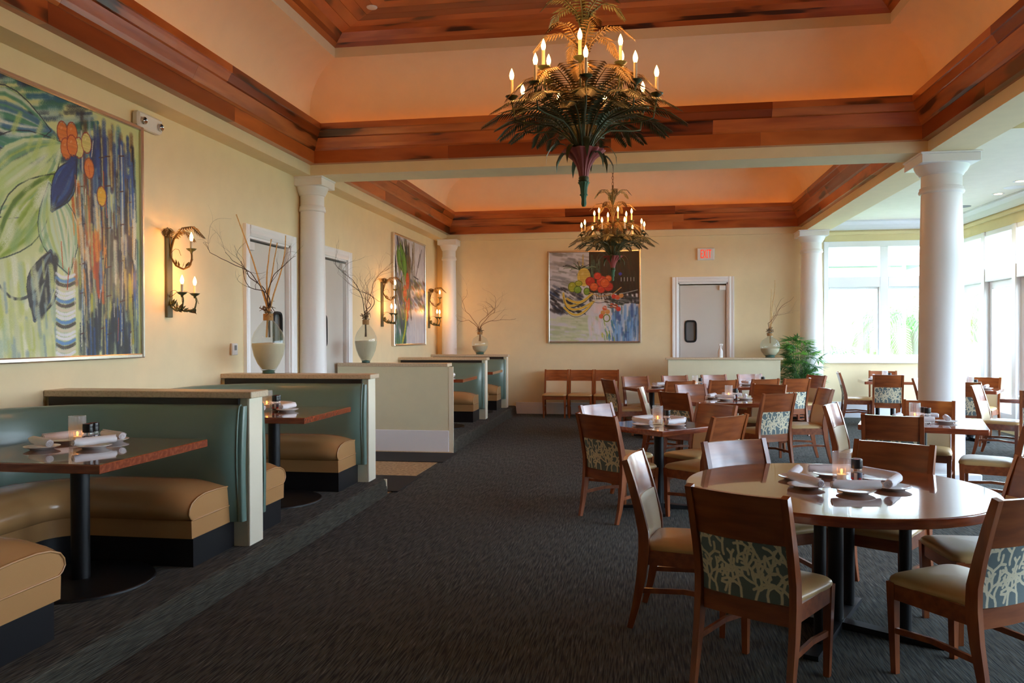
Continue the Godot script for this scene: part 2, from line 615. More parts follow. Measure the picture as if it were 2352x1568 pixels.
	stroke(im, [Vector2(X.call(0.3), 0.64), Vector2(X.call(0.1), 0.78), Vector2(X.call(-0.06), 0.74)], 9, rgb(30, 34, 40), 0.8, 0.4, 0.3)
	stroke(im, [Vector2(X.call(0.44), 0.2), Vector2(X.call(0.36), 0.33), Vector2(X.call(0.3), 0.36)], 34, rgb(24, 52, 120), 0.8, 0.4, 0.35)
	wash(im, Rect2(0.2, 0.62, 0.3, 0.36), [rgb(206, 210, 170), rgb(150, 170, 166), rgb(196, 204, 130)], 50, 18, Vector2(0.1, 1), 0.12)
	wash(im, Rect2(0.56, 0.26, 0.2, 0.4), [rgb(206, 96, 36), rgb(236, 150, 60), rgb(226, 214, 180), rgb(30, 34, 54), rgb(160, 60, 30)], 46, 17, Vector2(0.08, 1), 0.14)
	wash(im, Rect2(0.6, 0.1, 0.38, 0.85), [rgb(216, 216, 200), rgb(196, 176, 110), rgb(30, 40, 70), rgb(120, 140, 120), rgb(44, 90, 170)], 90, 12, Vector2(0.03, 1), 0.2)
	# ringed trunk
	for k in 20:
		var y := 0.68 + 0.32 * k / 20.0
		stroke(im, [Vector2(X.call(0.31), y), Vector2(X.call(0.37), y + 0.012), Vector2(X.call(0.44), y - 0.003)], 11, [rgb(236, 236, 240), rgb(96, 146, 206), rgb(70, 60, 54), rgb(222, 212, 190), rgb(236, 236, 240)][k % 5], 0.9, 0.5, 0.2)
	# fruit
	for c in [[0.36, 0.13], [0.43, 0.12], [0.385, 0.19], [0.48, 0.17], [0.54, 0.14], [0.56, 0.24], [0.66, 0.34], [0.43, 0.17]]:
		var o := Vector2(X.call(c[0]), c[1])
		blob(im, o, Vector2(0.024, 0.036), [rgb(236, 180, 40), rgb(224, 120, 40), rgb(222, 206, 120)][rng.randi() % 3])
		outline(im, o, Vector2(0.03, 0.042), rgb(150, 50, 30), 3)
	for i in 26:
		var o := Vector2(rng.randf_range(0.5, 0.98), rng.randf_range(0.1, 0.9))
		stroke(im, [o, o + Vector2(rng.randf_range(-0.01, 0.01), rng.randf_range(0.04, 0.12))], 4, [rgb(24, 24, 28), rgb(236, 230, 210), rgb(200, 80, 40)][rng.randi() % 3], 0.8, 0.5, 0.2)
	return ImageTexture.create_from_image(im)

func painting_abstract() -> ImageTexture:
	rng.seed = 502
	var im := Image.create(512, 512, false, Image.FORMAT_RGBA8)
	im.fill(rgb(208, 206, 214))
	wash(im, Rect2(0, 0, 0.5, 0.72), [rgb(24, 36, 60), rgb(40, 70, 40), rgb(30, 50, 110), rgb(26, 26, 30), rgb(90, 84, 40)], 170, 24, Vector2(0.4, 1), 0.14)
	wash(im, Rect2(0.4, 0, 0.25, 0.3), [rgb(120, 90, 50), rgb(84, 70, 40), rgb(150, 130, 80)], 50, 16, Vector2(0.1, 1), 0.2)
	wash(im, Rect2(0.62, 0.02, 0.36, 0.4), [rgb(222, 218, 226), rgb(200, 190, 200), rgb(232, 230, 234)], 60, 26, Vector2(0.2, 1), 0.12)
	wash(im, Rect2(0.5, 0.38, 0.46, 0.28), [rgb(60, 80, 120), rgb(110, 130, 60), rgb(150, 70, 40), rgb(50, 60, 50), rgb(120, 116, 150), rgb(170, 150, 90)], 90, 24, Vector2(1, 0.3), 0.1)
	wash(im, Rect2(0, 0.68, 0.36, 0.3), [rgb(30, 110, 90), rgb(24, 90, 100), rgb(60, 130, 70), rgb(20, 60, 90)], 70, 28, Vector2(0.2, 1), 0.14)
	wash(im, Rect2(0.45, 0.7, 0.53, 0.28), [rgb(206, 208, 220), rgb(186, 194, 212), rgb(222, 222, 228)], 60, 32, Vector2(0.1, 1), 0.16)
	for p in [[0.2, 0.06, 0.3, 0.34], [0.12, 0.1, 0.2, 0.3], [0.3, 0.12, 0.36, 0.4]]:
		leaf_shape(im, Vector2(p[0], p[1]), Vector2(p[2], p[3]), 0.22, [rgb(90, 150, 40), rgb(60, 120, 40), rgb(140, 180, 80)], rgb(20, 40, 20))
	for p in [[0.42, 0.4, 0.05, 0.08], [0.34, 0.52, 0.05, 0.08], [0.4, 0.68, 0.04, 0.1], [0.46, 0.62, 0.03, 0.06]]:
		blob(im, Vector2(p[0], p[1]), Vector2(p[2], p[3]), rgb(226, 80, 34), 0.3)
	for p in [[0.36, 0.62], [0.3, 0.42], [0.28, 0.7]]:
		outline(im, Vector2(p[0], p[1]), Vector2(0.05, 0.07), rgb(150, 160, 50), 7)
	for p in [[0.6, 0.12, 0.55, 0.3], [0.9, 0.05, 0.78, 0.24], [0.84, 0.1, 0.66, 0.4], [0.62, 0.34, 0.78, 0.36]]:
		stroke(im, [Vector2(p[0], p[1]), Vector2(p[2], p[3])], 9, rgb(34, 30, 34), 0.85, 0.5, 0.3)
	stroke(im, [Vector2(0.38, 0.7), Vector2(0.34, 0.85), Vector2(0.26, 0.98)], 30, rgb(206, 206, 60), 0.85, 0.5, 0.3)
	wash(im, Rect2(0.2, 0.3, 0.5, 0.4), [rgb(236, 236, 240), rgb(220, 120, 40), rgb(30, 40, 110)], 30, 7, Vector2(0.3, 1), 0.07)
	return ImageTexture.create_from_image(im)

func painting_fruit() -> ImageTexture:
	rng.seed = 503
	var im := Image.create(640, 640, false, Image.FORMAT_RGBA8)
	im.fill(rgb(206, 206, 214))
	wash(im, Rect2(0.0, 0.0, 0.42, 0.36), [rgb(170, 166, 170), rgb(196, 192, 196), rgb(130, 130, 130), rgb(150, 150, 160)], 90, 28, Vector2(1, 0.2), 0.12)
	wash(im, Rect2(0.0, 0.36, 0.36, 0.3), [rgb(30, 30, 40), rgb(24, 24, 30), rgb(40, 60, 100), rgb(50, 46, 50)], 90, 26, Vector2(0.6, 0.4), 0.1)
	im.fill_rect(Rect2i(285, 0, 355, 300), rgb(38, 32, 30))
	wash(im, Rect2(0.44, 0.0, 0.56, 0.46), [rgb(36, 30, 28), rgb(58, 40, 32), rgb(28, 44, 38), rgb(26, 26, 30)], 190, 24, Vector2(0.1, 1), 0.14)
	wash(im, Rect2(0.47, 0.03, 0.1, 0.3), [rgb(60, 96, 84), rgb(84, 120, 104), rgb(40, 70, 60)], 36, 18, Vector2(0, 1), 0.12)
	wash(im, Rect2(0.33, 0.02, 0.07, 0.26), [rgb(206, 176, 90), rgb(186, 150, 70)], 24, 16, Vector2(0, 1), 0.1)
	wash(im, Rect2(0.0, 0.72, 0.46, 0.27), [rgb(206, 212, 186), rgb(216, 218, 200), rgb(190, 204, 160), rgb(176, 190, 150)], 110, 32, Vector2(1, 0.1), 0.14)
	wash(im, Rect2(0.44, 0.55, 0.2, 0.44), [rgb(224, 222, 230), rgb(212, 212, 224), rgb(232, 210, 214)], 60, 28, Vector2(0.1, 1), 0.12)
	wash(im, Rect2(0.7, 0.56, 0.29, 0.42), [rgb(90, 140, 206), rgb(120, 170, 222), rgb(60, 90, 150), rgb(150, 180, 214), rgb(70, 110, 130)], 130, 22, Vector2(0, 1), 0.16)
	wash(im, Rect2(0.62, 0.5, 0.36, 0.08), [rgb(40, 44, 48), rgb(60, 70, 66), rgb(150, 150, 160)], 50, 18, Vector2(1, 0), 0.1)
	wash(im, Rect2(0.0, 0.26, 0.2, 0.12), [rgb(200, 198, 206), rgb(150, 152, 160)], 30, 20, Vector2(1, 0.3), 0.12)
	# crown of the pineapple
	for i in 22:
		var a := rng.randf_range(-2.9, -0.3)
		var l := rng.randf_range(0.1, 0.24)
		var o := Vector2(0.34, 0.2)
		stroke(im, [o, o + Vector2(cos(a), sin(a) * 0.5) * l * 0.6, o + Vector2(cos(a) * l, sin(a) * l * 0.55 + 0.03)], 6, [rgb(40, 70, 40), rgb(80, 110, 80), rgb(30, 40, 36), rgb(130, 150, 130)][rng.randi() % 4], 0.9, 0.5, 0.2)
	blob(im, Vector2(0.39, 0.28), Vector2(0.07, 0.1), rgb(222, 192, 90), 0.3)
	for k in 8:
		stroke(im, [Vector2(0.33 + 0.015 * k, 0.2), Vector2(0.37 + 0.015 * k, 0.36)], 3, rgb(150, 110, 40), 0.6, 0.5, 0.2)
	for p in [[0.26, 0.39, 0.045, 0.055, 0], [0.32, 0.42, 0.04, 0.04, 1], [0.42, 0.44, 0.032, 0.04, 1], [0.33, 0.35, 0.04, 0.03, 0]]:
		blob(im, Vector2(p[0], p[1]), Vector2(p[2], p[3]), [rgb(170, 176, 50), rgb(120, 160, 50)][p[4]], 0.25)
		outline(im, Vector2(p[0], p[1]), Vector2(p[2], p[3]), rgb(30, 50, 30))
	# bananas
	for p in [[0.16, 0.46, 0.24, 0.6, 0.48, 0.47], [0.16, 0.48, 0.26, 0.64, 0.5, 0.55], [0.17, 0.62, 0.32, 0.7, 0.48, 0.57], [0.2, 0.52, 0.34, 0.56, 0.46, 0.48]]:
		var pts := [Vector2(p[0], p[1]), Vector2(p[2], p[3]), Vector2(p[4], p[5])]
		stroke(im, pts, 22, rgb(216, 206, 120), 0.9, 0.6, 0.2)
		stroke(im, pts, 10, rgb(226, 172, 40), 0.8, 0.5, 0.3)
		stroke(im, [pts[0] + Vector2(0, 0.02), pts[1] + Vector2(0, 0.024), pts[2] + Vector2(0, 0.02)], 4, rgb(40, 40, 40), 0.8, 0.5, 0.2)
	# basket
	wash(im, Rect2(0.46, 0.46, 0.22, 0.09), [rgb(226, 220, 214), rgb(200, 190, 180)], 40, 14, Vector2(1, 0.1), 0.05)
	stroke(im, [Vector2(0.45, 0.45), Vector2(0.56, 0.5), Vector2(0.7, 0.48), Vector2(0.8, 0.4)], 10, rgb(196, 150, 96), 0.8, 0.5, 0.2)
	for k in 8:
		stroke(im, [Vector2(0.47 + 0.027 * k, 0.49), Vector2(0.48 + 0.027 * k, 0.53)], 4, rgb(40, 36, 36), 0.9, 0.5, 0.1)
	stroke(im, [Vector2(0.46, 0.54), Vector2(0.56, 0.57), Vector2(0.66, 0.54)], 4, rgb(50, 36, 36), 0.8, 0.5, 0.2)
	for p in [[0.46, 0.33, 0.05], [0.5, 0.39, 0.045], [0.59, 0.33, 0.06], [0.58, 0.42, 0.04], [0.66, 0.39, 0.05], [0.54, 0.27, 0.04], [0.66, 0.3, 0.035], [0.62, 0.35, 0.05]]:
		blob(im, Vector2(p[0], p[1]), Vector2(p[2], p[2]), [rgb(214, 60, 44), rgb(226, 96, 44), rgb(196, 50, 40)][rng.randi() % 3], 0.25)
		outline(im, Vector2(p[0], p[1]), Vector2(p[2], p[2]), rgb(90, 30, 30))
	for p in [[0.72, 0.5], [0.76, 0.51], [0.8, 0.49], [0.62, 0.63], [0.65, 0.67], [0.6, 0.68], [0.58, 0.72], [0.7, 0.6], [0.74, 0.61], [0.77, 0.64]]:
		blob(im, Vector2(p[0], p[1]), Vector2(0.022, 0.024), [rgb(222, 96, 60), rgb(214, 60, 44), rgb(216, 150, 80)][rng.randi() % 3], 0.2)
	wash(im, Rect2(0.6, 0.54, 0.2, 0.08), [rgb(36, 44, 40), rgb(50, 60, 46), rgb(226, 226, 230)], 26, 12, Vector2(1, 0.3), 0.05)
	wash(im, Rect2(0.58, 0.76, 0.15, 0.2), [rgb(60, 130, 160), rgb(190, 190, 50), rgb(130, 160, 60), rgb(226, 230, 226), rgb(90, 150, 190)], 50, 13, Vector2(0.2, 1), 0.07)
	outline(im, Vector2(0.64, 0.74), Vector2(0.035, 0.04), rgb(110, 130, 40), 9)
	for k in 5:
		stroke(im, [Vector2(0.8 + 0.035 * k, 0.29), Vector2(0.8 + 0.035 * k, 0.33)], 8, rgb(180, 190, 200), 0.7, 0.4, 0.3)
	blob(im, Vector2(0.79, 0.25), Vector2(0.015, 0.015), rgb(40, 50, 190))
	stroke(im, [Vector2(0.98, 0.43), Vector2(0.85, 0.46), Vector2(0.78, 0.47)], 7, rgb(176, 190, 196), 0.8, 0.5, 0.3)
	return ImageTexture.create_from_image(im)

func coral_cloth() -> ImageTexture:
	rng.seed = 77
	var W := 384
	var H := 250
	var im := Image.create(W, H, false, Image.FORMAT_RGBA8)
	im.fill(rgb(104, 118, 119))
	for i in 2200:
		im.fill_rect(Rect2i(rng.randi() % W, rng.randi() % H, 2, 1), rgb(90, 104, 105).lightened(rng.randf() * 0.08))
	var s := stamp(14, rgb(222, 212, 182), 1.0, 0.72, 0.0)
	var todo := []
	for k in 7:
		todo.append([Vector2(26 + 56 * k + rng.randf_range(-10, 10), H + 4), -PI / 2 + rng.randf_range(-0.25, 0.25), 0])
	for k in 40:
		todo.append([Vector2(rng.randf() * W, rng.randf_range(0.2, 0.95) * H), -PI / 2 + rng.randf_range(-0.5, 0.5), 1])
	var free := func(q: Vector2) -> bool:
		if q.x < 0 or q.y < 0 or q.x >= W or q.y >= H: return true
		return im.get_pixelv(Vector2i(q)).r < 0.6
	while todo:
		var e: Array = todo.pop_front()
		var p: Vector2 = e[0]
		var a: float = e[1]
		if e[2] == 1 and not e.size() > 3:
			var clear := true
			for k in 12: clear = clear and free.call(p + Vector2.from_angle(TAU * k / 12.0) * 30.0) and free.call(p + Vector2.from_angle(TAU * k / 12.0) * 16.0) and free.call(p)
			if not clear: continue
		var bend := rng.randf_range(-0.04, 0.04)
		var steps := rng.randi_range(9, 17)
		for i in steps:
			a += bend + rng.randf_range(-0.16, 0.16)
			p += Vector2(cos(a), sin(a)) * 4.0
			if i > 5 and not (free.call(p + Vector2.from_angle(a) * 24.0) and free.call(p + Vector2.from_angle(a + 0.6) * 22.0) and free.call(p + Vector2.from_angle(a - 0.6) * 22.0)):
				break
			im.blend_rect(s, Rect2i(0, 0, 14, 14), Vector2i(p) - Vector2i(7, 7))
		if e[2] < 3:
			todo.append([p, a + rng.randf_range(0.35, 0.75), e[2] + 1, 0])
			todo.append([p, a - rng.randf_range(0.35, 0.75), e[2] + 1, 0])
	return ImageTexture.create_from_image(im)

func picture(key: String, tex: Texture2D, rough := 0.45) -> StandardMaterial3D:
	var m := mat(key, Color.WHITE, rough)
	m.albedo_texture = tex
	return m


# ------------------------------------------------------------------ the room
func side_frames(x0: float, x1: float, z0: float, z1: float) -> Array:
	# the four sides of a rectangle seen from inside: start corner, direction along, inward direction, length (z0 is the far side)
	return [
		[Vector3(x0, 0, z0), Vector3(1, 0, 0), Vector3(0, 0, 1), x1 - x0],
		[Vector3(x1, 0, z0), Vector3(0, 0, 1), Vector3(-1, 0, 0), z1 - z0],
		[Vector3(x1, 0, z1), Vector3(-1, 0, 0), Vector3(0, 0, -1), x1 - x0],
		[Vector3(x0, 0, z1), Vector3(0, 0, -1), Vector3(1, 0, 0), z1 - z0]]

func tray_point(f: Array, s: float, inset: float, y: float) -> Vector3:
	return f[0] + f[1] * s + f[2] * inset + Vector3(0, y, 0)

func ring_side(mb: MB, f: Array, prof: Array, s0: float, s1: float, mitre0: bool, mitre1: bool, closed: bool, uv: Vector2, off: Vector2) -> void:
	# a moulding along one side of a tray: prof holds (inset, y); mitred where it reaches the corners
	var P := []
	var pts := prof.duplicate()
	if closed: pts.append(prof[0])
	var mid := Vector3.ZERO
	for q in pts:
		var a := tray_point(f, maxf(s0, q.x) if mitre0 else s0, q.x, q.y)
		var b := tray_point(f, minf(s1, f[3] - q.x) if mitre1 else s1, q.x, q.y)
		P.append(PackedVector3Array([a, b]))
		mid += a + b
	mid /= pts.size() * 2
	for i in pts.size() - 1:
		var cl: Vector3 = (P[i][0] + P[i + 1][1]) / 2.0
		var row := [P[i], P[i + 1]]
		var v0: float = off.y + uv.y * float(i) / pts.size()
		if closed:
			mb.patch(row, cl + (cl - mid) * 50.0, uv.x * (s1 - s0), uv.y / pts.size(), off.x, v0)
	if not closed:
		mb.patch(P, tray_point(f, f[3] / 2.0, 3.0, 2.0), uv.x, uv.y, off.x, off.y)
	if closed:
		if not mitre0 or s0 > 0.0:
			var e := []
			for i in prof.size(): e.append(P[i][0])
			mb.poly(e, mid)
		if not mitre1 or s1 < f[3]:
			var e := []
			for i in prof.size(): e.append(P[i][1])
			mb.poly(e, mid)

func tray(x0: float, x1: float, z0: float, z1: float, n: int) -> void:
	var frames := side_frames(x0, x1, z0, z1)
	var root := setting("ceiling", "coved cream plaster ceiling tray with a timber panel")
	# plaster cove
	var cove := [Vector2(0.0, 3.9), Vector2(0.0, 4.1), Vector2(0.0, 4.26)]
	for i in range(1, 13):
		var a := PI / 2 * i / 12.0
		cove.append(Vector2(0.52 * (1.0 - cos(a)), 4.26 + 0.42 * sin(a)))
	for f in frames:
		var mb := MB.new()
		ring_side(mb, f, cove, 0.0, f[3], true, true, false, Vector2.ONE, Vector2.ZERO)
		put("cove", mb, M.plaster, root)
		mb = MB.new()
		ring_side(mb, f, [Vector2(0.52, 4.68), Vector2(0.52, 4.79)], 0.0, f[3], true, true, false, Vector2.ONE, Vector2.ZERO)
		put("riser", mb, M.plaster, root)
	var lid := MB.new()
	lid.span(Vector3(x0 - 0.3, 5.0, z0 - 0.3), Vector3(x1 + 0.3, 5.2, z1 + 0.3))
	for k in 4:
		var a: Vector3 = tray_point(frames[k], -0.3, -0.06, 3.9)
		var b: Vector3 = tray_point(frames[k], frames[k][3] + 0.3, -0.2, 5.1)
		lid.span(Vector3(minf(a.x, b.x), 3.9, minf(a.z, b.z)), Vector3(maxf(a.x, b.x), 5.1, maxf(a.z, b.z)))
	put("shell", lid, M.plaster, root)
	# cornice of stacked boards, in lengths of different tone
	var rows := [
		[Vector2(0, 3.61), Vector2(0.085, 3.61), Vector2(0.085, 3.755), Vector2(0, 3.755)],
		[Vector2(0, 3.755), Vector2(0.092, 3.755), Vector2(0.112, 3.775), Vector2(0.128, 3.81), Vector2(0.15, 3.85), Vector2(0.168, 3.885), Vector2(0, 3.885)],
		[Vector2(0, 3.889), Vector2(0.158, 3.889), Vector2(0.176, 3.9), Vector2(0.196, 3.94), Vector2(0.21, 3.965), Vector2(0.225, 3.97), Vector2(0.225, 4.04), Vector2(0.205, 4.04), Vector2(0.2, 3.99), Vector2(0, 3.985)]]
	var trim := setting("trim_%d" % n, "stained timber cornice of long boards around the ceiling tray")
	rng.seed = 900 + n
	for f in frames:
		for r in rows.size():
			var s := 0.0
			while s < f[3] - 0.01:
				var e: float = minf(f[3], s + rng.randf_range(1.5, 3.2))
				if f[3] - e < 0.7: e = f[3]
				var mb := MB.new()
				ring_side(mb, f, rows[r], s + (0.0015 if s > 0.0 else 0.0), e, s == 0.0, e == f[3], true, Vector2(0.1, 0.3), Vector2(rng.randf(), rng.randf()))
				put("board", mb, M["board_%d" % [0, 1, 0, 3, 2, 1, 3, 2][rng.randi() % 8]], trim)
				s = e
	# timber panel: a small crown, then concentric mitred planks
	var panel := setting("trim_%d" % (n + 10), "timber ceiling panel of mitred concentric planks")
	var rings := [[0.515, 4.79, 0.56, 4.83], [0.56, 4.83, 0.60, 4.86], [0.60, 4.86, 0.66, 4.9]]
	var w := 0.66
	var most := minf(x1 - x0, z1 - z0) / 2.0
	while w < most:
		rings.append([w, 4.9, minf(w + 0.14, most), 4.9])
		w += 0.144
	for g in rings:
		for f in frames:
			var mb := MB.new()
			ring_side(mb, f, [Vector2(g[0], g[1]), Vector2(g[2], g[3]), Vector2(g[2], g[3] + 0.02), Vector2(g[0], g[1] + 0.02)], 0.0, f[3], true, true, true, Vector2(0.1, 0.14), Vector2(rng.randf(), rng.randf()))
			put("plank", mb, M["board_%d" % [0, 1, 2, 3, 1][rng.randi() % 5]], panel)
	# rope light lying in the cornice, shining up
	var rope := thing("cove_light", "warm rope light hidden in the timber cornice of the %s ceiling tray" % ("nearer" if n == 1 else "farther"), "light")
	for f in frames:
		var mb := MB.new()
		var a := tray_point(f, 0.2, 0.12, 3.997)
		var b := tray_point(f, f[3] - 0.2, 0.12, 3.997)
		mb.tube([a, b], [0.008], 6)
		put("rope", mb, M.rope_light, rope)
		var l := AreaLight3D.new()
		l.name = "rope_area"
		l.area_size = Vector2(f[3] - 0.4, 0.05)
		l.light_color = COVE
		l.light_energy = COVE_E * (f[3] - 0.4)
		l.area_range = 30.0
		l.shadow_enabled = true
		l.transform = Transform3D(Basis(f[1], f[1].cross(Vector3.UP) * -1.0, Vector3.DOWN), (a + b) / 2.0 + Vector3(0, 0.012, 0))
		l.basis = Basis(f[1], Vector3.DOWN.cross(f[1]), Vector3.DOWN)
		rope.add_child(l, true)

func build_shell() -> void:
	var mb := MB.new()
	mb.span(Vector3(WALL - 0.3, -0.2, BACK - 0.3), Vector3(RIGHT + 0.3, 0.0, FRONT + 0.3))
	struct("floor", mb, M.carpet, "dark carpet with flecked streaks")
	# booth platforms, with a nosing edge
	for z in [[-7.66, FRONT], [BACK, -10.52]]:
		mb = MB.new()
		mb.prism([Vector2(WALL, 0.0), Vector2(EDGE + 0.015, 0.0), Vector2(EDGE, 0.13), Vector2(EDGE - 0.012, 0.152), Vector2(EDGE - 0.035, PLAT), Vector2(WALL, PLAT)], Vector3(0, 0, z[0]), Vector3(0, 0, z[1]), Vector3.RIGHT, Vector3.UP)
		struct("floor_platform", mb, M.carpet, "carpeted step along the booths")
	# left wall with two door openings
	mb = MB.new()
	var doors := [[-9.02, -8.0], [-10.9, -9.9]]
	var zs := [FRONT + 0.2, -8.0, -9.02, -9.9, -10.9, BACK - 0.2]
	for k in [0, 2, 4]:
		mb.span(Vector3(WALL - 0.2, 0, zs[k + 1]), Vector3(WALL, 4.2, zs[k]))
	for d in doors:
		mb.span(Vector3(WALL - 0.2, 2.64, d[0]), Vector3(WALL, 4.2, d[1]))
	struct("wall_left", mb, M.cream, "cream painted wall behind the booths")
	# back wall: one door, one window
	mb = MB.new()
	for x in [[WALL - 0.2, 0.70], [1.64, 3.46]]:
		mb.span(Vector3(x[0], 0, BACK - 0.2), Vector3(x[1], 4.2, BACK))
	mb.span(Vector3(0.70, 2.58, BACK - 0.2), Vector3(1.64, 4.2, BACK))
	mb.span(Vector3(3.46, 0, BACK - 0.2), Vector3(5.5, 1.12, BACK))
	mb.span(Vector3(3.46, 3.24, BACK - 0.2), Vector3(5.5, 4.2, BACK))
	mb.span(Vector3(5.5, 0, BACK - 0.2), Vector3(RIGHT + 0.2, 4.2, BACK))
	struct("wall_back", mb, M.cream, "cream painted end wall")
	mb = MB.new()
	mb.span(Vector3(WALL - 0.2, 0, FRONT), Vector3(RIGHT + 0.2, 4.3, FRONT + 0.2))
	struct("wall_front", mb, M.cream, "cream wall at the entrance end")
	mb = MB.new()
	mb.span(Vector3(RIGHT, 3.28, BACK - 0.2), Vector3(RIGHT + 0.2, 4.3, FRONT + 0.2))
	mb.span(Vector3(RIGHT, 0.0, BACK - 0.2), Vector3(RIGHT + 0.2, 0.06, FRONT + 0.2))
	mb.span(Vector3(RIGHT, 0.06, GLASS_END - 0.07), Vector3(RIGHT + 0.2, 3.28, FRONT + 0.2))
	struct("wall_right", mb, M.frieze, "narrow wall above the tall windows")
	# beams
	var beams := [
		[Vector3(WALL, BEAM, BACK), Vector3(-3.9, 4.05, FRONT)],
		[Vector3(2.99, BEAM, BACK), Vector3(3.42, 4.3, FRONT)],
		[Vector3(-3.9, BEAM, -9.6), Vector3(2.99, 4.05, -9.12)],
		[Vector3(-3.9, BEAM, BACK), Vector3(2.99, 4.05, -15.93)],
		[Vector3(-3.9, BEAM, -2.3), Vector3(2.99, 4.05, -1.9)]]
	for b in beams:
		mb = MB.new()
		mb.span(b[0], b[1])
		struct("trim_beam", mb, M.cream, "cream box beam")
	# ceilings beside and behind the trays
	mb = MB.new()
	mb.span(Vector3(-4.2, 4.0, -1.9), Vector3(3.2, 4.2, FRONT + 0.2))
	mb.span(Vector3(3.42, 3.70, BACK - 0.1), Vector3(RIGHT + 0.2, 4.3, -9.1))
	mb.span(Vector3(3.42, 4.04, -9.1), Vector3(RIGHT + 0.2, 4.3, FRONT + 0.2))
	struct("ceiling_side", mb, M.ceiling, "flat cream ceiling along the windows")
	tray(-3.9, 2.99, -9.12, -2.3, 1)
	tray(-3.9, 2.99, -15.93, -9.6, 2)
	# white crown mouldings and friezes round the window side
	var crown := [Vector2(0, -0.17), Vector2(0.02, -0.17), Vector2(0.03, -0.14), Vector2(0.07, -0.08), Vector2(0.12, -0.04), Vector2(0.14, -0.03), Vector2(0.14, 0.0), Vector2(0, 0.0)]
	mb = MB.new()
	mb.prism(crown, Vector3(3.42, 3.70, BACK), Vector3(RIGHT, 3.70, BACK), Vector3.BACK, Vector3.UP)
	struct("trim_crown", mb, M.white_satin, "white crown moulding on the end wall")
	mb = MB.new()
	mb.prism(crown, Vector3(RIGHT, 3.70, BACK), Vector3(RIGHT, 3.70, -9.1), Vector3.LEFT, Vector3.UP)
	struct("trim_crown", mb, M.white_satin, "white crown moulding over the windows")
	mb = MB.new()
	var crown2 := []
	for q in crown: crown2.append(q * 1.35)
	mb.prism(crown2, Vector3(3.42, 4.04, -9.1), Vector3(RIGHT, 4.04, -9.1), Vector3.BACK, Vector3.UP)
	struct("trim_crown", mb, M.white_satin, "white crown moulding on the ceiling step")
	mb = MB.new()
	mb.span(Vector3(3.42, 3.44, BACK), Vector3(RIGHT, 3.50, BACK + 0.05), 0.01)
	mb.span(Vector3(RIGHT - 0.05, 3.44, BACK), Vector3(RIGHT, 3.50, FRONT), 0.01)
	mb.span(Vector3(3.42, 3.30, BACK), Vector3(RIGHT, 3.44, BACK + 0.015))
	struct("trim_frieze", mb, M.frieze, "yellow frieze with a ledge")
	mb = MB.new()
	mb.span(Vector3(3.42, 3.7, -9.098), Vector3(RIGHT, 3.83, -9.09))
	struct("trim_frieze", mb, M.frieze, "yellow band on the ceiling step")
	# baseboards
	mb = MB.new()
	mb.span(Vector3(EDGE, 0.0, BACK), Vector3(0.6, 0.235, BACK + 0.022), 0.006)
	mb.span(Vector3(1.75, 0.0, BACK), Vector3(RIGHT, 0.3, BACK + 0.022), 0.006)
	struct("baseboard_back", mb, M.white_satin, "tall white baseboard")

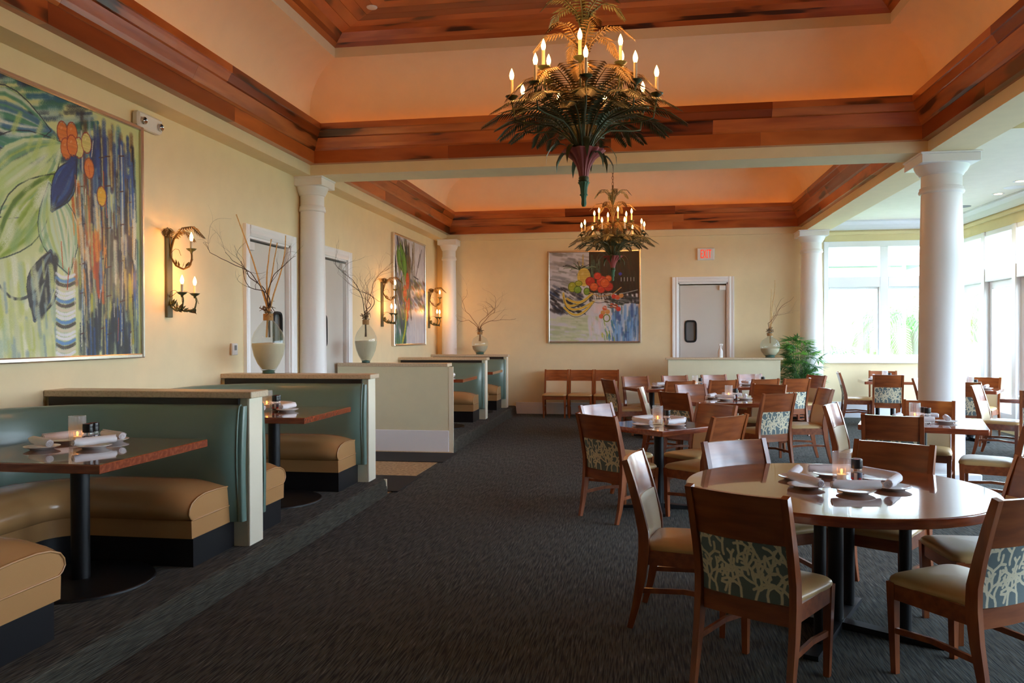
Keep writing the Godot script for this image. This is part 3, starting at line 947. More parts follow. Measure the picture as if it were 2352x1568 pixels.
func door(n: int, at: Vector3, turn: float, width: float, top: float, label: String, hinge_right: bool) -> void:
	# local: door in the x-y plane facing +z, x from 0 to width
	var r := setting("door_%d" % n, label)
	r.position = at
	r.rotation.y = turn
	var prof := [Vector2(0, 0), Vector2(0, 0.02), Vector2(0.03, 0.034), Vector2(0.06, 0.028), Vector2(0.09, 0.036), Vector2(0.115, 0.036), Vector2(0.115, 0)]
	for s in [-1.0, 1.0]:
		var mb := MB.new()
		var x := 0.0 if s < 0 else width
		mb.prism(prof, Vector3(x, 0, 0), Vector3(x, top + 0.115, 0), Vector3(s, 0, 0), Vector3.BACK)
		put("casing", mb, M.white, r)
		mb = MB.new()
		mb.box(Vector3(x - s * 0.012, top / 2, -0.09), Vector3(0.024, top, 0.18))
		put("jamb", mb, M.white, r)
	var mb := MB.new()
	mb.prism(prof, Vector3(0.0, top, 0), Vector3(width, top, 0), Vector3.UP, Vector3.BACK)
	put("casing", mb, M.white, r)
	mb = MB.new()
	mb.box(Vector3(width / 2, top - 0.012, -0.09), Vector3(width, 0.024, 0.18))
	put("jamb", mb, M.white, r)
	var leaf := MB.new()
	var lw := width - 0.07
	var wx := 0.24 if hinge_right else width - 0.24
	# the leaf has a real opening for its vision panel
	var ww := 0.1
	var y0 := 1.44
	var y1 := 1.84
	leaf.span(Vector3(0.035, 0.01, -0.09), Vector3(wx - ww, top - 0.045, -0.05))
	leaf.span(Vector3(wx + ww, 0.01, -0.09), Vector3(0.035 + lw, top - 0.045, -0.05))
	leaf.span(Vector3(wx - ww, 0.01, -0.09), Vector3(wx + ww, y0, -0.05))
	leaf.span(Vector3(wx - ww, y1, -0.09), Vector3(wx + ww, top - 0.045, -0.05))
	var lf := put("leaf", leaf, M.door, r)
	var g := MB.new()
	var loop := []
	for k in 21:
		var a := TAU * k / 20.0
		var c := Vector2(signf(cos(a)) * pow(absf(cos(a)), 0.45) * (ww + 0.002), signf(sin(a)) * pow(absf(sin(a)), 0.3) * (y1 - y0 + 0.004) / 2.0)
		loop.append(Vector3(wx + c.x, (y0 + y1) / 2 + c.y, -0.045))
	g.tube(loop, [0.018], 8, false)
	put("gasket", g, M.black_rubber, lf)
	g = MB.new()
	g.span(Vector3(wx - ww, y0, -0.072), Vector3(wx + ww, y1, -0.068))
	put("pane", g, M.clear_glass, lf)
	g = MB.new()
	var cx := width - 0.1 if hinge_right else 0.1
	g.box(Vector3(cx, top - 0.1, -0.03), Vector3(0.12, 0.09, 0.05), 0.006)
	put("closer", g, M.plastic_white, lf)
	for x in [0.022, width - 0.022]:
		g = MB.new()
		g.box(Vector3(x, top / 2 - 0.02, -0.066), Vector3(0.016, top - 0.08, 0.02))
		put("weather_strip", g, M.chrome, r)
	# the dim room behind
	mb = MB.new()
	mb.span(Vector3(-0.2, 0, -1.1), Vector3(width + 0.2, top + 0.2, -1.0))
	mb.span(Vector3(-0.2, 0, -1.0), Vector3(-0.1, top + 0.2, -0.2))
	mb.span(Vector3(width + 0.1, 0, -1.0), Vector3(width + 0.2, top + 0.2, -0.2))
	mb.span(Vector3(-0.2, top + 0.1, -1.0), Vector3(width + 0.2, top + 0.2, -0.2))
	mb.span(Vector3(-0.2, -0.1, -1.1), Vector3(width + 0.2, 0.0, -0.2))
	put("service_passage", mb, M.cream, r)

func bar(parent: Node, called: String, a: Vector3, b: Vector3, m: Material, bev := 0.006) -> void:
	var mb := MB.new()
	mb.span(a, b, bev)
	put(called, mb, m, parent)

func build_windows() -> void:
	# end-wall window: two lights over two
	var w := setting("window_1", "white framed window of four panes in the end wall")
	var z0 := BACK - 0.12
	var z1 := BACK + 0.03
	bar(w, "frame_side", Vector3(3.40, 1.03, z0), Vector3(3.485, 3.32, z1), M.white)
	bar(w, "frame_side", Vector3(5.46, 1.03, z0), Vector3(5.545, 3.32, z1), M.white)
	bar(w, "frame_head", Vector3(3.485, 3.21, z0), Vector3(5.46, 3.32, z1), M.white)
	bar(w, "sill", Vector3(3.38, 1.03, BACK), Vector3(5.57, 1.15, z1 + 0.03), M.white)
	bar(w, "frame_sill", Vector3(3.485, 1.15, z0), Vector3(5.46, 1.185, z1), M.white)
	bar(w, "mullion", Vector3(4.40, 1.185, z0), Vector3(4.545, 3.21, z1), M.white)
	for x in [[3.485, 4.40], [4.545, 5.46]]:
		bar(w, "transom_bar", Vector3(x[0], 2.46, z0), Vector3(x[1], 2.65, z1), M.white)
		bar(w, "sash_side", Vector3(x[0], 1.185, z0 + 0.02), Vector3(x[0] + 0.03, 2.46, z0 + 0.07), M.white)
		bar(w, "sash_side", Vector3(x[1] - 0.03, 1.185, z0 + 0.02), Vector3(x[1], 2.46, z0 + 0.07), M.white)
		bar(w, "sash_rail", Vector3(x[0] + 0.03, 2.42, z0 + 0.02), Vector3(x[1] - 0.03, 2.46, z0 + 0.07), M.white)
		bar(w, "pane", Vector3(x[0], 1.185, z0 + 0.04), Vector3(x[1], 2.46, z0 + 0.046), M.window_glass, 0)
		bar(w, "pane", Vector3(x[0], 2.65, z0 + 0.04), Vector3(x[1], 3.21, z0 + 0.046), M.window_glass, 0)
	# glazed right side: tall lights with a light above, bay after bay
	var z := -15.85
	var n := 2
	var step := 1.15
	while z < GLASS_END - 0.2:
		var e := minf(z + step, GLASS_END)
		w = setting("window_%d" % n, "tall white framed glazed door with a transom light")
		var x0 := RIGHT
		var x1 := RIGHT + 0.2
		bar(w, "post", Vector3(x0 - 0.02, 0.06, z - 0.07), Vector3(x1, 3.28, z + 0.07), M.white)
		bar(w, "frame_head", Vector3(x0, 3.2, z + 0.07), Vector3(x1, 3.28, e - 0.07), M.white)
		bar(w, "transom_bar", Vector3(x0 - 0.01, 2.44, z + 0.07), Vector3(x1, 2.66, e - 0.07), M.white)
		bar(w, "door_stile", Vector3(x0 + 0.06, 0.06, z + 0.07), Vector3(x0 + 0.11, 2.44, z + 0.17), M.white)
		bar(w, "door_stile", Vector3(x0 + 0.06, 0.06, e - 0.17), Vector3(x0 + 0.11, 2.44, e - 0.07), M.white)
		bar(w, "door_rail", Vector3(x0 + 0.06, 2.32, z + 0.17), Vector3(x0 + 0.11, 2.44, e - 0.17), M.white)
		bar(w, "door_rail", Vector3(x0 + 0.06, 0.06, z + 0.17), Vector3(x0 + 0.11, 0.3, e - 0.17), M.white)
		bar(w, "pane", Vector3(x0 + 0.083, 0.3, z + 0.17), Vector3(x0 + 0.088, 2.32, e - 0.17), M.window_glass, 0)
		bar(w, "pane", Vector3(x0 + 0.083, 2.66, z + 0.07), Vector3(x0 + 0.088, 3.2, e - 0.07), M.window_glass, 0)
		z += step
		n += 1

func column(at: Vector3, top: float, r: float, label: String) -> void:
	var c := thing("column", label, "column", at)
	var h := top - at.y
	var mb := MB.new()
	# plinth, base torus, tapered shaft with a necking ring, echinus
	mb.lathe([Vector2(r * 1.28, 0.1), Vector2(r * 1.32, 0.13), Vector2(r * 1.28, 0.17), Vector2(r * 1.12, 0.18), Vector2(r * 1.12, 0.2), Vector2(r * 1.03, 0.21),
		Vector2(r * 1.03, 0.25), Vector2(r * 1.02, h * 0.35), Vector2(r * 0.96, h * 0.7), Vector2(r * 0.9, h - 0.41),
		Vector2(r * 0.9, h - 0.41), Vector2(r * 0.99, h - 0.405), Vector2(r * 1.02, h - 0.385), Vector2(r * 0.99, h - 0.365), Vector2(r * 0.95, h - 0.36), Vector2(r * 0.98, h - 0.345), Vector2(r * 0.9, h - 0.335), Vector2(r * 0.9, h - 0.335),
		Vector2(r * 0.9, h - 0.215), Vector2(r * 0.9, h - 0.215), Vector2(r * 0.97, h - 0.21), Vector2(r * 1.0, h - 0.195), Vector2(r * 1.0, h - 0.195), Vector2(r * 1.12, h - 0.165), Vector2(r * 1.2, h - 0.13), Vector2(r * 1.22, h - 0.11)], 40)
	put("shaft", mb, M.white, c)
	mb = MB.new()
	mb.box(Vector3(0, 0.05, 0), Vector3(r * 2.7, 0.1, r * 2.7), 0.008)
	put("plinth", mb, M.white, c)
	mb = MB.new()
	mb.box(Vector3(0, h - 0.065, 0), Vector3(r * 2.62, 0.09, r * 2.62), 0.006)
	mb.box(Vector3(0, h - 0.01, 0), Vector3(r * 2.74, 0.02, r * 2.74), 0.005)
	put("abacus", mb, M.white, c)

func half_column(at: Vector3, top: float, r: float, label: String) -> void:
	column(at, top, r, label)

func painting(called: String, label: String, at: Vector3, turn: float, w: float, h: float, m: Material) -> void:
	# local: hangs in the x-y plane facing +z, centred
	var p := thing(called, label, "painting", at, turn)
	var mb := MB.new()
	mb.box(Vector3(0, 0, 0.02), Vector3(w - 0.03, h - 0.03, 0.03))
	put("stretcher", mb, M.white_satin, p)
	mb = MB.new()
	var z := 0.036
	mb.patch([PackedVector3Array([Vector3(-w / 2 + 0.012, h / 2 - 0.012, z), Vector3(w / 2 - 0.012, h / 2 - 0.012, z)]), PackedVector3Array([Vector3(-w / 2 + 0.012, -h / 2 + 0.012, z), Vector3(w / 2 - 0.012, -h / 2 + 0.012, z)])], Vector3(0, 0, 9))
	put("canvas", mb, m, p)
	for s in [-1.0, 1.0]:
		bar(p, "frame_side", Vector3(s * w / 2 - 0.018, -h / 2 - 0.018, 0.0), Vector3(s * w / 2 + 0.018, h / 2 + 0.018, 0.06), M.silver_frame, 0.008)
		bar(p, "frame_rail", Vector3(-w / 2 + 0.018, s * h / 2 - 0.018, 0.0), Vector3(w / 2 - 0.018, s * h / 2 + 0.018, 0.06), M.silver_frame, 0.008)


# ------------------------------------------------------------------ partitions and booths
func partition(zf: float, zb: float, floor_near: bool, floor_far: bool, label: String) -> void:
	# a low wall from the left wall to near the platform edge; zf is its face towards the entrance end
	var x1 := -2.6
	var p := thing("booth_partition", label, "partition", Vector3(-3.36, PLAT, (zf + zb) / 2))
	var o := p.position
	var mb := MB.new()
	mb.span(Vector3(WALL, PLAT, zb) - o, Vector3(x1 - 0.02, 1.155, zf) - o)
	put("wall_panel", mb, M.partition, p)
	mb = MB.new()
	mb.span(Vector3(x1 - 0.02, PLAT + 0.001, zb) - o, Vector3(x1, 1.155, zf) - o, 0.004)
	put("end_board", mb, M.end_board, p)
	mb = MB.new()
	mb.span(Vector3(WALL, 1.155, zb - 0.03) - o, Vector3(x1 + 0.03, 1.2, zf + 0.03) - o, 0.005)
	put("cap", mb, M.stone_cap, p)
	if floor_near or floor_far:
		# where the platform stops the wall comes down to the floor, with a tall white baseboard
		var z := zf if floor_near else zb
		var s := 1.0 if floor_near else -1.0
		mb = MB.new()
		mb.span(Vector3(WALL, 0.0, z + s * 0.001) - o, Vector3(EDGE + 0.005, 1.155 if floor_near else PLAT - 0.005, z + s * 0.02) - o)
		put("face_panel", mb, M.partition, p)
		mb = MB.new()
		mb.span(Vector3(EDGE - 0.055, 0.0, z + s * 0.02) - o, Vector3(EDGE + 0.008, 1.15 if floor_near else PLAT - 0.005, z + s * 0.026) - o, 0.002)
		put("corner_bead", mb, M.end_board, p)
		if floor_near:
			mb = MB.new()
			mb.span(Vector3(WALL, 0.012, z + 0.02) - o, Vector3(EDGE - 0.055, 0.3, z + 0.04) - o, 0.006)
			put("baseboard", mb, M.white_satin, p)
			mb = MB.new()
			mb.span(Vector3(WALL, 0.0, z + 0.02) - o, Vector3(EDGE - 0.02, 0.014, z + 0.052) - o, 0.003)
			put("floor_strip", mb, M.stone_cap, p)

const NEAR_END := [0.0, 0.02, 0.05, 0.09, 0.14, 0.2, 0.3]

func u_path(x0: float, xw: float, zn: float, zf: float, R: float) -> Array:
	# [point, inward] along the backs of a U-shaped booth: out at x0, wall at xw, near end zn, far end zf
	var out := []
	for e in NEAR_END + [x0 - xw - R]: out.append([Vector3(x0 - e, 0, zn), Vector3(0, 0, -1), e])
	for k in range(1, 9):
		var a := PI / 2 * k / 8.0
		out.append([Vector3(xw + R - R * sin(a), 0, zn - R + R * cos(a)), Vector3(sin(a), 0, -cos(a)), 1.0])
	for k in range(1, 6): out.append([Vector3(xw, 0, lerpf(zn - R, zf + R, k / 5.0)), Vector3(1, 0, 0), 1.0])
	for k in range(1, 9):
		var a := PI / 2 * k / 8.0
		out.append([Vector3(xw + R - R * cos(a), 0, zf + R - R * sin(a)), Vector3(cos(a), 0, sin(a)), 1.0])
	var back := NEAR_END.duplicate()
	back.reverse()
	for e in back: out.append([Vector3(x0 - e, 0, zf), Vector3(0, 0, 1), e])
	return out

func sweep(mb: MB, path: Array, prof: Array, o: Vector3, round_end := 0.0, sag := 0.0, y0 := 0.0) -> Array:
	var P := []
	for q in prof + [prof[0]]:
		var row := PackedVector3Array()
		for e in path:
			row.append(e[0] + e[1] * (q.x - round_end * pow(maxf(0.0, 1.0 - e[2] / 0.13), 2.0) * q.x) + Vector3(0, q.y - (q.y - y0) * sag * pow(maxf(0.0, 1.0 - e[2] / 0.3), 2.0), 0) - o)
		P.append(row)
	mb.grid(P, false, true)
	var ends := [[], []]
	for i in prof.size():
		ends[0].append(P[i][0])
		ends[1].append(P[i][P[i].size() - 1])
	mb.poly(ends[0], P[0][1])
	mb.poly(ends[1], P[0][P[0].size() - 2])
	return ends

func booth(zn: float, zf: float, label: String) -> void:
	var b := thing("booth_bench", label, "booth bench", Vector3(-3.6, PLAT, (zn + zf) / 2), 0, "U-shaped booth benches")
	var o := b.position
	var y := PLAT
	var back := u_path(-2.645, WALL + 0.004, zn, zf, 0.72)
	var seat := u_path(-2.7, WALL + 0.004, zn, zf, 0.72)
	var base := u_path(-2.71, WALL + 0.004, zn, zf, 0.72)
	var mb := MB.new()
	sweep(mb, base, [Vector2(0, y), Vector2(0.5, y), Vector2(0.5, y), Vector2(0.5, y + 0.18), Vector2(0.5, y + 0.18), Vector2(0, y + 0.18)], o)
	put("plinth", mb, M.black_laminate, b)
	mb = MB.new()
	sweep(mb, seat, [Vector2(0, y + 0.18), Vector2(0.53, y + 0.18), Vector2(0.53, y + 0.18), Vector2(0.535, y + 0.29), Vector2(0.535, y + 0.29), Vector2(0, y + 0.29)], o)
	put("seat_base", mb, M.tan_vinyl, b)
	mb = MB.new()
	var cushion := [Vector2(0.02, y + 0.292), Vector2(0.535, y + 0.292), Vector2(0.545, y + 0.292), Vector2(0.57, y + 0.312), Vector2(0.59, y + 0.35), Vector2(0.584, y + 0.395), Vector2(0.555, y + 0.44), Vector2(0.49, y + 0.475), Vector2(0.4, y + 0.492), Vector2(0.25, y + 0.49), Vector2(0.1, y + 0.475), Vector2(0.02, y + 0.46)]
	var ends := sweep(mb, seat, cushion, o, 0.05, 0.3, y + 0.292)
	var cu := put("seat_cushion", mb, M.tan_vinyl, b)
	for e in ends:
		mb = MB.new()
		mb.tube(e + [e[0]], [0.006], 6, false)
		put("piping", mb, M.tan_vinyl, cu)
	mb = MB.new()
	var rest := [Vector2(0.0, y + 0.18), Vector2(0.085, y + 0.18), Vector2(0.1, y + 0.3), Vector2(0.125, y + 0.44), Vector2(0.138, y + 0.54), Vector2(0.137, y + 0.66), Vector2(0.124, y + 0.78), Vector2(0.104, y + 0.87), Vector2(0.088, y + 0.92), Vector2(0.07, y + 0.945), Vector2(0.04, y + 0.955), Vector2(0.0, y + 0.95)]
	ends = sweep(mb, back, rest, o, 0.38)
	var ba := put("backrest", mb, M.teal_vinyl, b)
	for k in 2:
		# the welted facing at the aisle end
		mb = MB.new()
		mb.tube(ends[k].slice(1, 11), [0.007], 6)
		put("piping", mb, M.teal_vinyl, ba)
		var inward := Vector3(0, 0, -1) if k == 0 else Vector3(0, 0, 1)
		mb = MB.new()
		var P := []
		for q in [[0.0, 0.004], [0.0, 0.022], [0.006, 0.03], [0.02, 0.034], [0.05, 0.034]]:
			var row := PackedVector3Array()
			for i in 9:
				var f := i / 8.0
				var w := 0.066 + 0.012 * sin(PI * f) - (0.024 * f * f * f)
				row.append(Vector3(-2.645 + q[1], lerpf(y + 0.18, y + 0.945, f), zn if k == 0 else zf) + inward * maxf(0.0, w - q[0]) - o)
			P.append(row)
		mb.patch(P, P[0][4] + Vector3(1, 0, 0) + inward * 0.5)
		put("end_facing", mb, M.teal_vinyl, ba)
	# dark gap strip between the backs and the cap
	for z in [zn, zf]:
		var s := -1.0 if z == zn else 1.0
		mb = MB.new()
		mb.span(Vector3(WALL + 0.05, y + 0.9, z) - o, Vector3(-2.66, y + 0.994, z + s * 0.03) - o)
		put("backing_strip", mb, M.black_laminate, b)

func booth_table(at: Vector3, label: String) -> void:
	var t := thing("booth_table", label, "table", at, 0, "booth tables")
	var mb := MB.new()
	mb.box(Vector3(0, 0.742, 0), Vector3(1.0, 0.046, 1.02), 0.003)
	put("edge_band", mb, M.table_edge, t)
	mb = MB.new()
	mb.box(Vector3(0, 0.766, 0), Vector3(0.994, 0.003, 1.014))
	put("tabletop", mb, M.table_wood, t)
	mb = MB.new()
	mb.lathe([Vector2(0.0, 0.0), Vector2(0.4, 0.0), Vector2(0.4, 0.0), Vector2(0.4, 0.012), Vector2(0.39, 0.02), Vector2(0.1, 0.03), Vector2(0.06, 0.03)], 36)
	put("base", mb, M.black_metal, t)
	mb = MB.new()
	mb.lathe([Vector2(0.05, 0.025), Vector2(0.05, 0.7), Vector2(0.05, 0.7), Vector2(0.09, 0.7), Vector2(0.09, 0.72), Vector2(0.0, 0.72)], 20)
	put("column", mb, M.black_metal, t)


# ------------------------------------------------------------------ chairs and tables
func curve_sheet(w: float, y0: float, y1: float, z_of: Callable, bow: float, front: float, cols := 8, rows := 4) -> Array:
	var P := []
	for i in rows + 1:
		var y := lerpf(y0, y1, float(i) / rows)
		var row := PackedVector3Array()
		for j in cols + 1:
			var f := -1.0 + 2.0 * j / cols
			row.append(Vector3(f * w / 2, y, z_of.call(y) - bow * (1.0 - f * f) + front))
		P.append(row)
	return P

func shell_panel(mb: MB, w: float, y0: float, y1: float, z_of: Callable, bow: float, zf: float, zb: float, puff := 0.0) -> void:
	# a bowed slab with front at +zf and back at +zb of the back's line
	var A := curve_sheet(w, y0, y1, z_of, bow, zf)
	var B := curve_sheet(w, y0, y1, z_of, bow, zb)
	if puff != 0.0:
		for P in [A]:
			for i in P.size():
				for j in P[i].size():
					var f := sin(PI * i / (P.size() - 1)) * sin(PI * j / (P[i].size() - 1))
					P[i][j] += Vector3(0, 0, puff * pow(f, 0.4))
	mb.patch(A, Vector3(0, (y0 + y1) / 2, 9), 1, -1, 0, 1)
	mb.patch(B, Vector3(0, (y0 + y1) / 2, -9), 1, -1, 0, 1)
	var last := A.size() - 1
	var lc: int = A[0].size() - 1
	mb.patch([A[0], B[0]], Vector3(0, -99, 0))
	mb.patch([A[last], B[last]], Vector3(0, 99, 0))
	for j in [0, lc]:
		var a := PackedVector3Array()
		var b := PackedVector3Array()
		for i in A.size():
			a.append(A[i][j])
			b.append(B[i][j])
		mb.patch([a, b], Vector3(-99 if j == 0 else 99, 0.7, 0))

func make_chair() -> Node3D:
	# faces +z, origin on the floor under the seat
	var c := thing("dining_chair", "", "chair")
	c.set_meta("base", "dining_chair")
	var zo := func(y): return -0.205 - 0.105 * pow(clampf((y - 0.46) / 0.44, 0, 1), 1.35)
	var mb := MB.new()
	shell_panel(mb, 0.412, 0.685, 0.895, zo, 0.028, 0.012, -0.012)
	put("top_rail", mb, M.chair_wood, c)
	mb = MB.new()
	shell_panel(mb, 0.40, 0.415, 0.685, zo, 0.024, 0.02, 0.0, 0.012)
	put("back_pad", mb, M.pad_vinyl, c)
	mb = MB.new()
	shell_panel(mb, 0.40, 0.425, 0.684, zo, 0.026, 0.0, -0.014)
	put("print_panel", mb, M.coral, c).set_meta("label", "grey panel with a cream coral print")
	mb = MB.new()
	shell_panel(mb, 0.40, 0.335, 0.42, zo, 0.012, 0.012, -0.016)
	put("lower_rail", mb, M.chair_wood, c)
	for s in [-1.0, 1.0]:
		mb = MB.new()
		var x: float = s * 0.222
		mb.loft([Vector3(x * 0.98, 0, -0.285), Vector3(x, 0.12, -0.252), Vector3(x, 0.28, -0.222), Vector3(x, 0.42, -0.207), Vector3(x, 0.52, -0.21), Vector3(x, 0.64, zo.call(0.64)), Vector3(x, 0.78, zo.call(0.78)), Vector3(x, 0.9, zo.call(0.9))],
			[0.026, 0.029, 0.031, 0.032], [0.03, 0.038, 0.05, 0.058, 0.054, 0.046, 0.04, 0.032])
		put("leg", mb, M.post_wood, c)
		mb = MB.new()
		mb.loft([Vector3(s * 0.2, 0, 0.195), Vector3(s * 0.203, 0.2, 0.2), Vector3(s * 0.206, 0.425, 0.203)], [0.027, 0.034, 0.042], [0.027, 0.034, 0.042])
		put("leg", mb, M.post_wood, c)
		mb = MB.new()
		mb.loft([Vector3(s * 0.214, 0.385, -0.19), Vector3(s * 0.21, 0.385, 0.19)], [0.022], [0.075])
		put("seat_rail", mb, M.chair_wood, c)
		mb = MB.new()
		mb.loft([Vector3(s * 0.214, 0.205, -0.232), Vector3(s * 0.209, 0.218, 0.0), Vector3(s * 0.203, 0.2, 0.195)], [0.016], [0.026])
		put("stretcher", mb, M.chair_wood, c)
	mb = MB.new()
	mb.box(Vector3(0, 0.385, 0.204), Vector3(0.37, 0.075, 0.022), 0.003)
	put("seat_rail", mb, M.chair_wood, c)
	# seat cushion: a rounded trapezium, puffed
	mb = MB.new()
	var P := []
	for e in [[0.0, 0.42], [-0.004, 0.432], [0.0, 0.444], [0.012, 0.455], [0.05, 0.466], [0.12, 0.472], [0.2, 0.474]]:
		var row := PackedVector3Array()
		for j in 40:
			var a := TAU * j / 40.0
			var q := Vector2(signf(cos(a)) * pow(absf(cos(a)), 0.28), signf(sin(a)) * pow(absf(sin(a)), 0.28))
			var z: float = q.y * (0.222 - e[0]) + 0.012
			var hw: float = lerpf(0.205, 0.232, (z + 0.2) / 0.43)
			row.append(Vector3(q.x * (hw - e[0]), e[1], z))
		P.append(row)
	mb.grid(P, true, true)
	mb.poly(Array(P[6]), Vector3(0, 0, 0))
	mb.poly(Array(P[0]), Vector3(0, 1, 0))
	put("seat", mb, M.seat_vinyl, c)
	return c

var chair0: Node3D
func place_chair(rail: Vector2, to: Vector2, label: String, group: String) -> void:
	# rail: middle of the top rail on plan; to: the point the chair faces
	var d := (to - rail).normalized()
	var at := Vector3(rail.x + d.x * 0.3, 0, rail.y + d.y * 0.3)
	var turn := atan2(d.x, d.y)
	if not chair0:
		chair0 = make_chair()
		chair0.position = at
		chair0.rotation.y = turn
		tag(chair0, label, "chair", group)
		return
	dup(chair0, at, turn, label, group)

func rounded_top(mb: MB, outline_pts: Array, y: float, th: float) -> void:
	# a tabletop slab from an outline on plan, with a small rounded arris
	var P := []
	for e in [[0.006, -th], [0.0, -th + 0.006], [0.0, -0.006], [0.003, -0.002], [0.007, 0.0]]:
		var row := PackedVector3Array()
		for q in outline_pts:
			var l: float = q.length()
			row.append(Vector3(q.x * (l - e[0]) / l, y + e[1], q.y * (l - e[0]) / l))
		P.append(row)
	mb.grid(P, true, true)
	mb.poly(Array(P[0]), Vector3(0, 99, 0))

func top_face(mb: MB, outline_pts: Array, y: float) -> void:
	var row := []
	for q in outline_pts:
		var l: float = q.length()
		row.append(Vector3(q.x * (l - 0.007) / l, y, q.y * (l - 0.007) / l))
	mb.poly(row, Vector3(0, -99, 0))

func rect_outline(w: float, d: float, r: float) -> Array:
	var out := []
	for k in 4:
		var c := Vector2([1, -1, -1, 1][k] * (w / 2 - r), [1, 1, -1, -1][k] * (d / 2 - r))
		for i in 5:
			var a := PI / 2 * (k + i / 4.0)
			out.append(c + Vector2(cos(a), sin(a)) * r)
	return out

func table(called: String, label: String, at: Vector2, turn: float, outline_pts: Array, posts: Array, arm: float) -> void:
	var t := thing(called, label, "table", Vector3(at.x, 0, at.y), turn)
	var mb := MB.new()
	rounded_top(mb, outline_pts, 0.76, 0.048)
	put("edge_band", mb, M.table_edge, t)
	mb = MB.new()
	top_face(mb, outline_pts, 0.76)
	put("tabletop", mb, M.table_wood, t)
	for p in posts:
		mb = MB.new()
		mb.lathe([Vector2(p[2], 0.03), Vector2(p[2], 0.712), Vector2(0, 0.712)], 18, Vector3(p[0], 0, p[1]))
		put("column", mb, M.black_metal, t)
	var centres := [Vector2.ZERO]
	if posts.size() == 2: centres = [Vector2(posts[0][0], posts[0][1]), Vector2(posts[1][0], posts[1][1])]
	for c in centres:
		for k in 2:
			mb = MB.new()
			var b := Basis(Vector3.UP, PI / 4 + PI / 2 * k)
			var o := Vector3(c.x, 0, c.y)
			var path := []
			for q in [[-arm, 0.012], [-arm * 0.5, 0.022], [0.0, 0.035], [arm * 0.5, 0.022], [arm, 0.012]]:
				path.append(o + b * Vector3(q[0], q[1], 0))
			mb.loft(path, [0.07, 0.075, 0.09, 0.075, 0.07], [0.024, 0.03, 0.04, 0.03, 0.024], b * Vector3.BACK)
			put("base_arm", mb, M.black_metal, t)
		mb = MB.new()
		mb.lathe([Vector2(0.06, 0.695), Vector2(0.13, 0.695), Vector2(0.13, 0.712), Vector2(0.0, 0.712)], 16, Vector3(c.x, 0, c.y))
		put("top_plate", mb, M.black_metal, t)


# ------------------------------------------------------------------ table ware
var plate0: Node3D
var roll0: Node3D
var candle0: Node3D
var pepper0: Node3D

func make_ware() -> void:
	pass

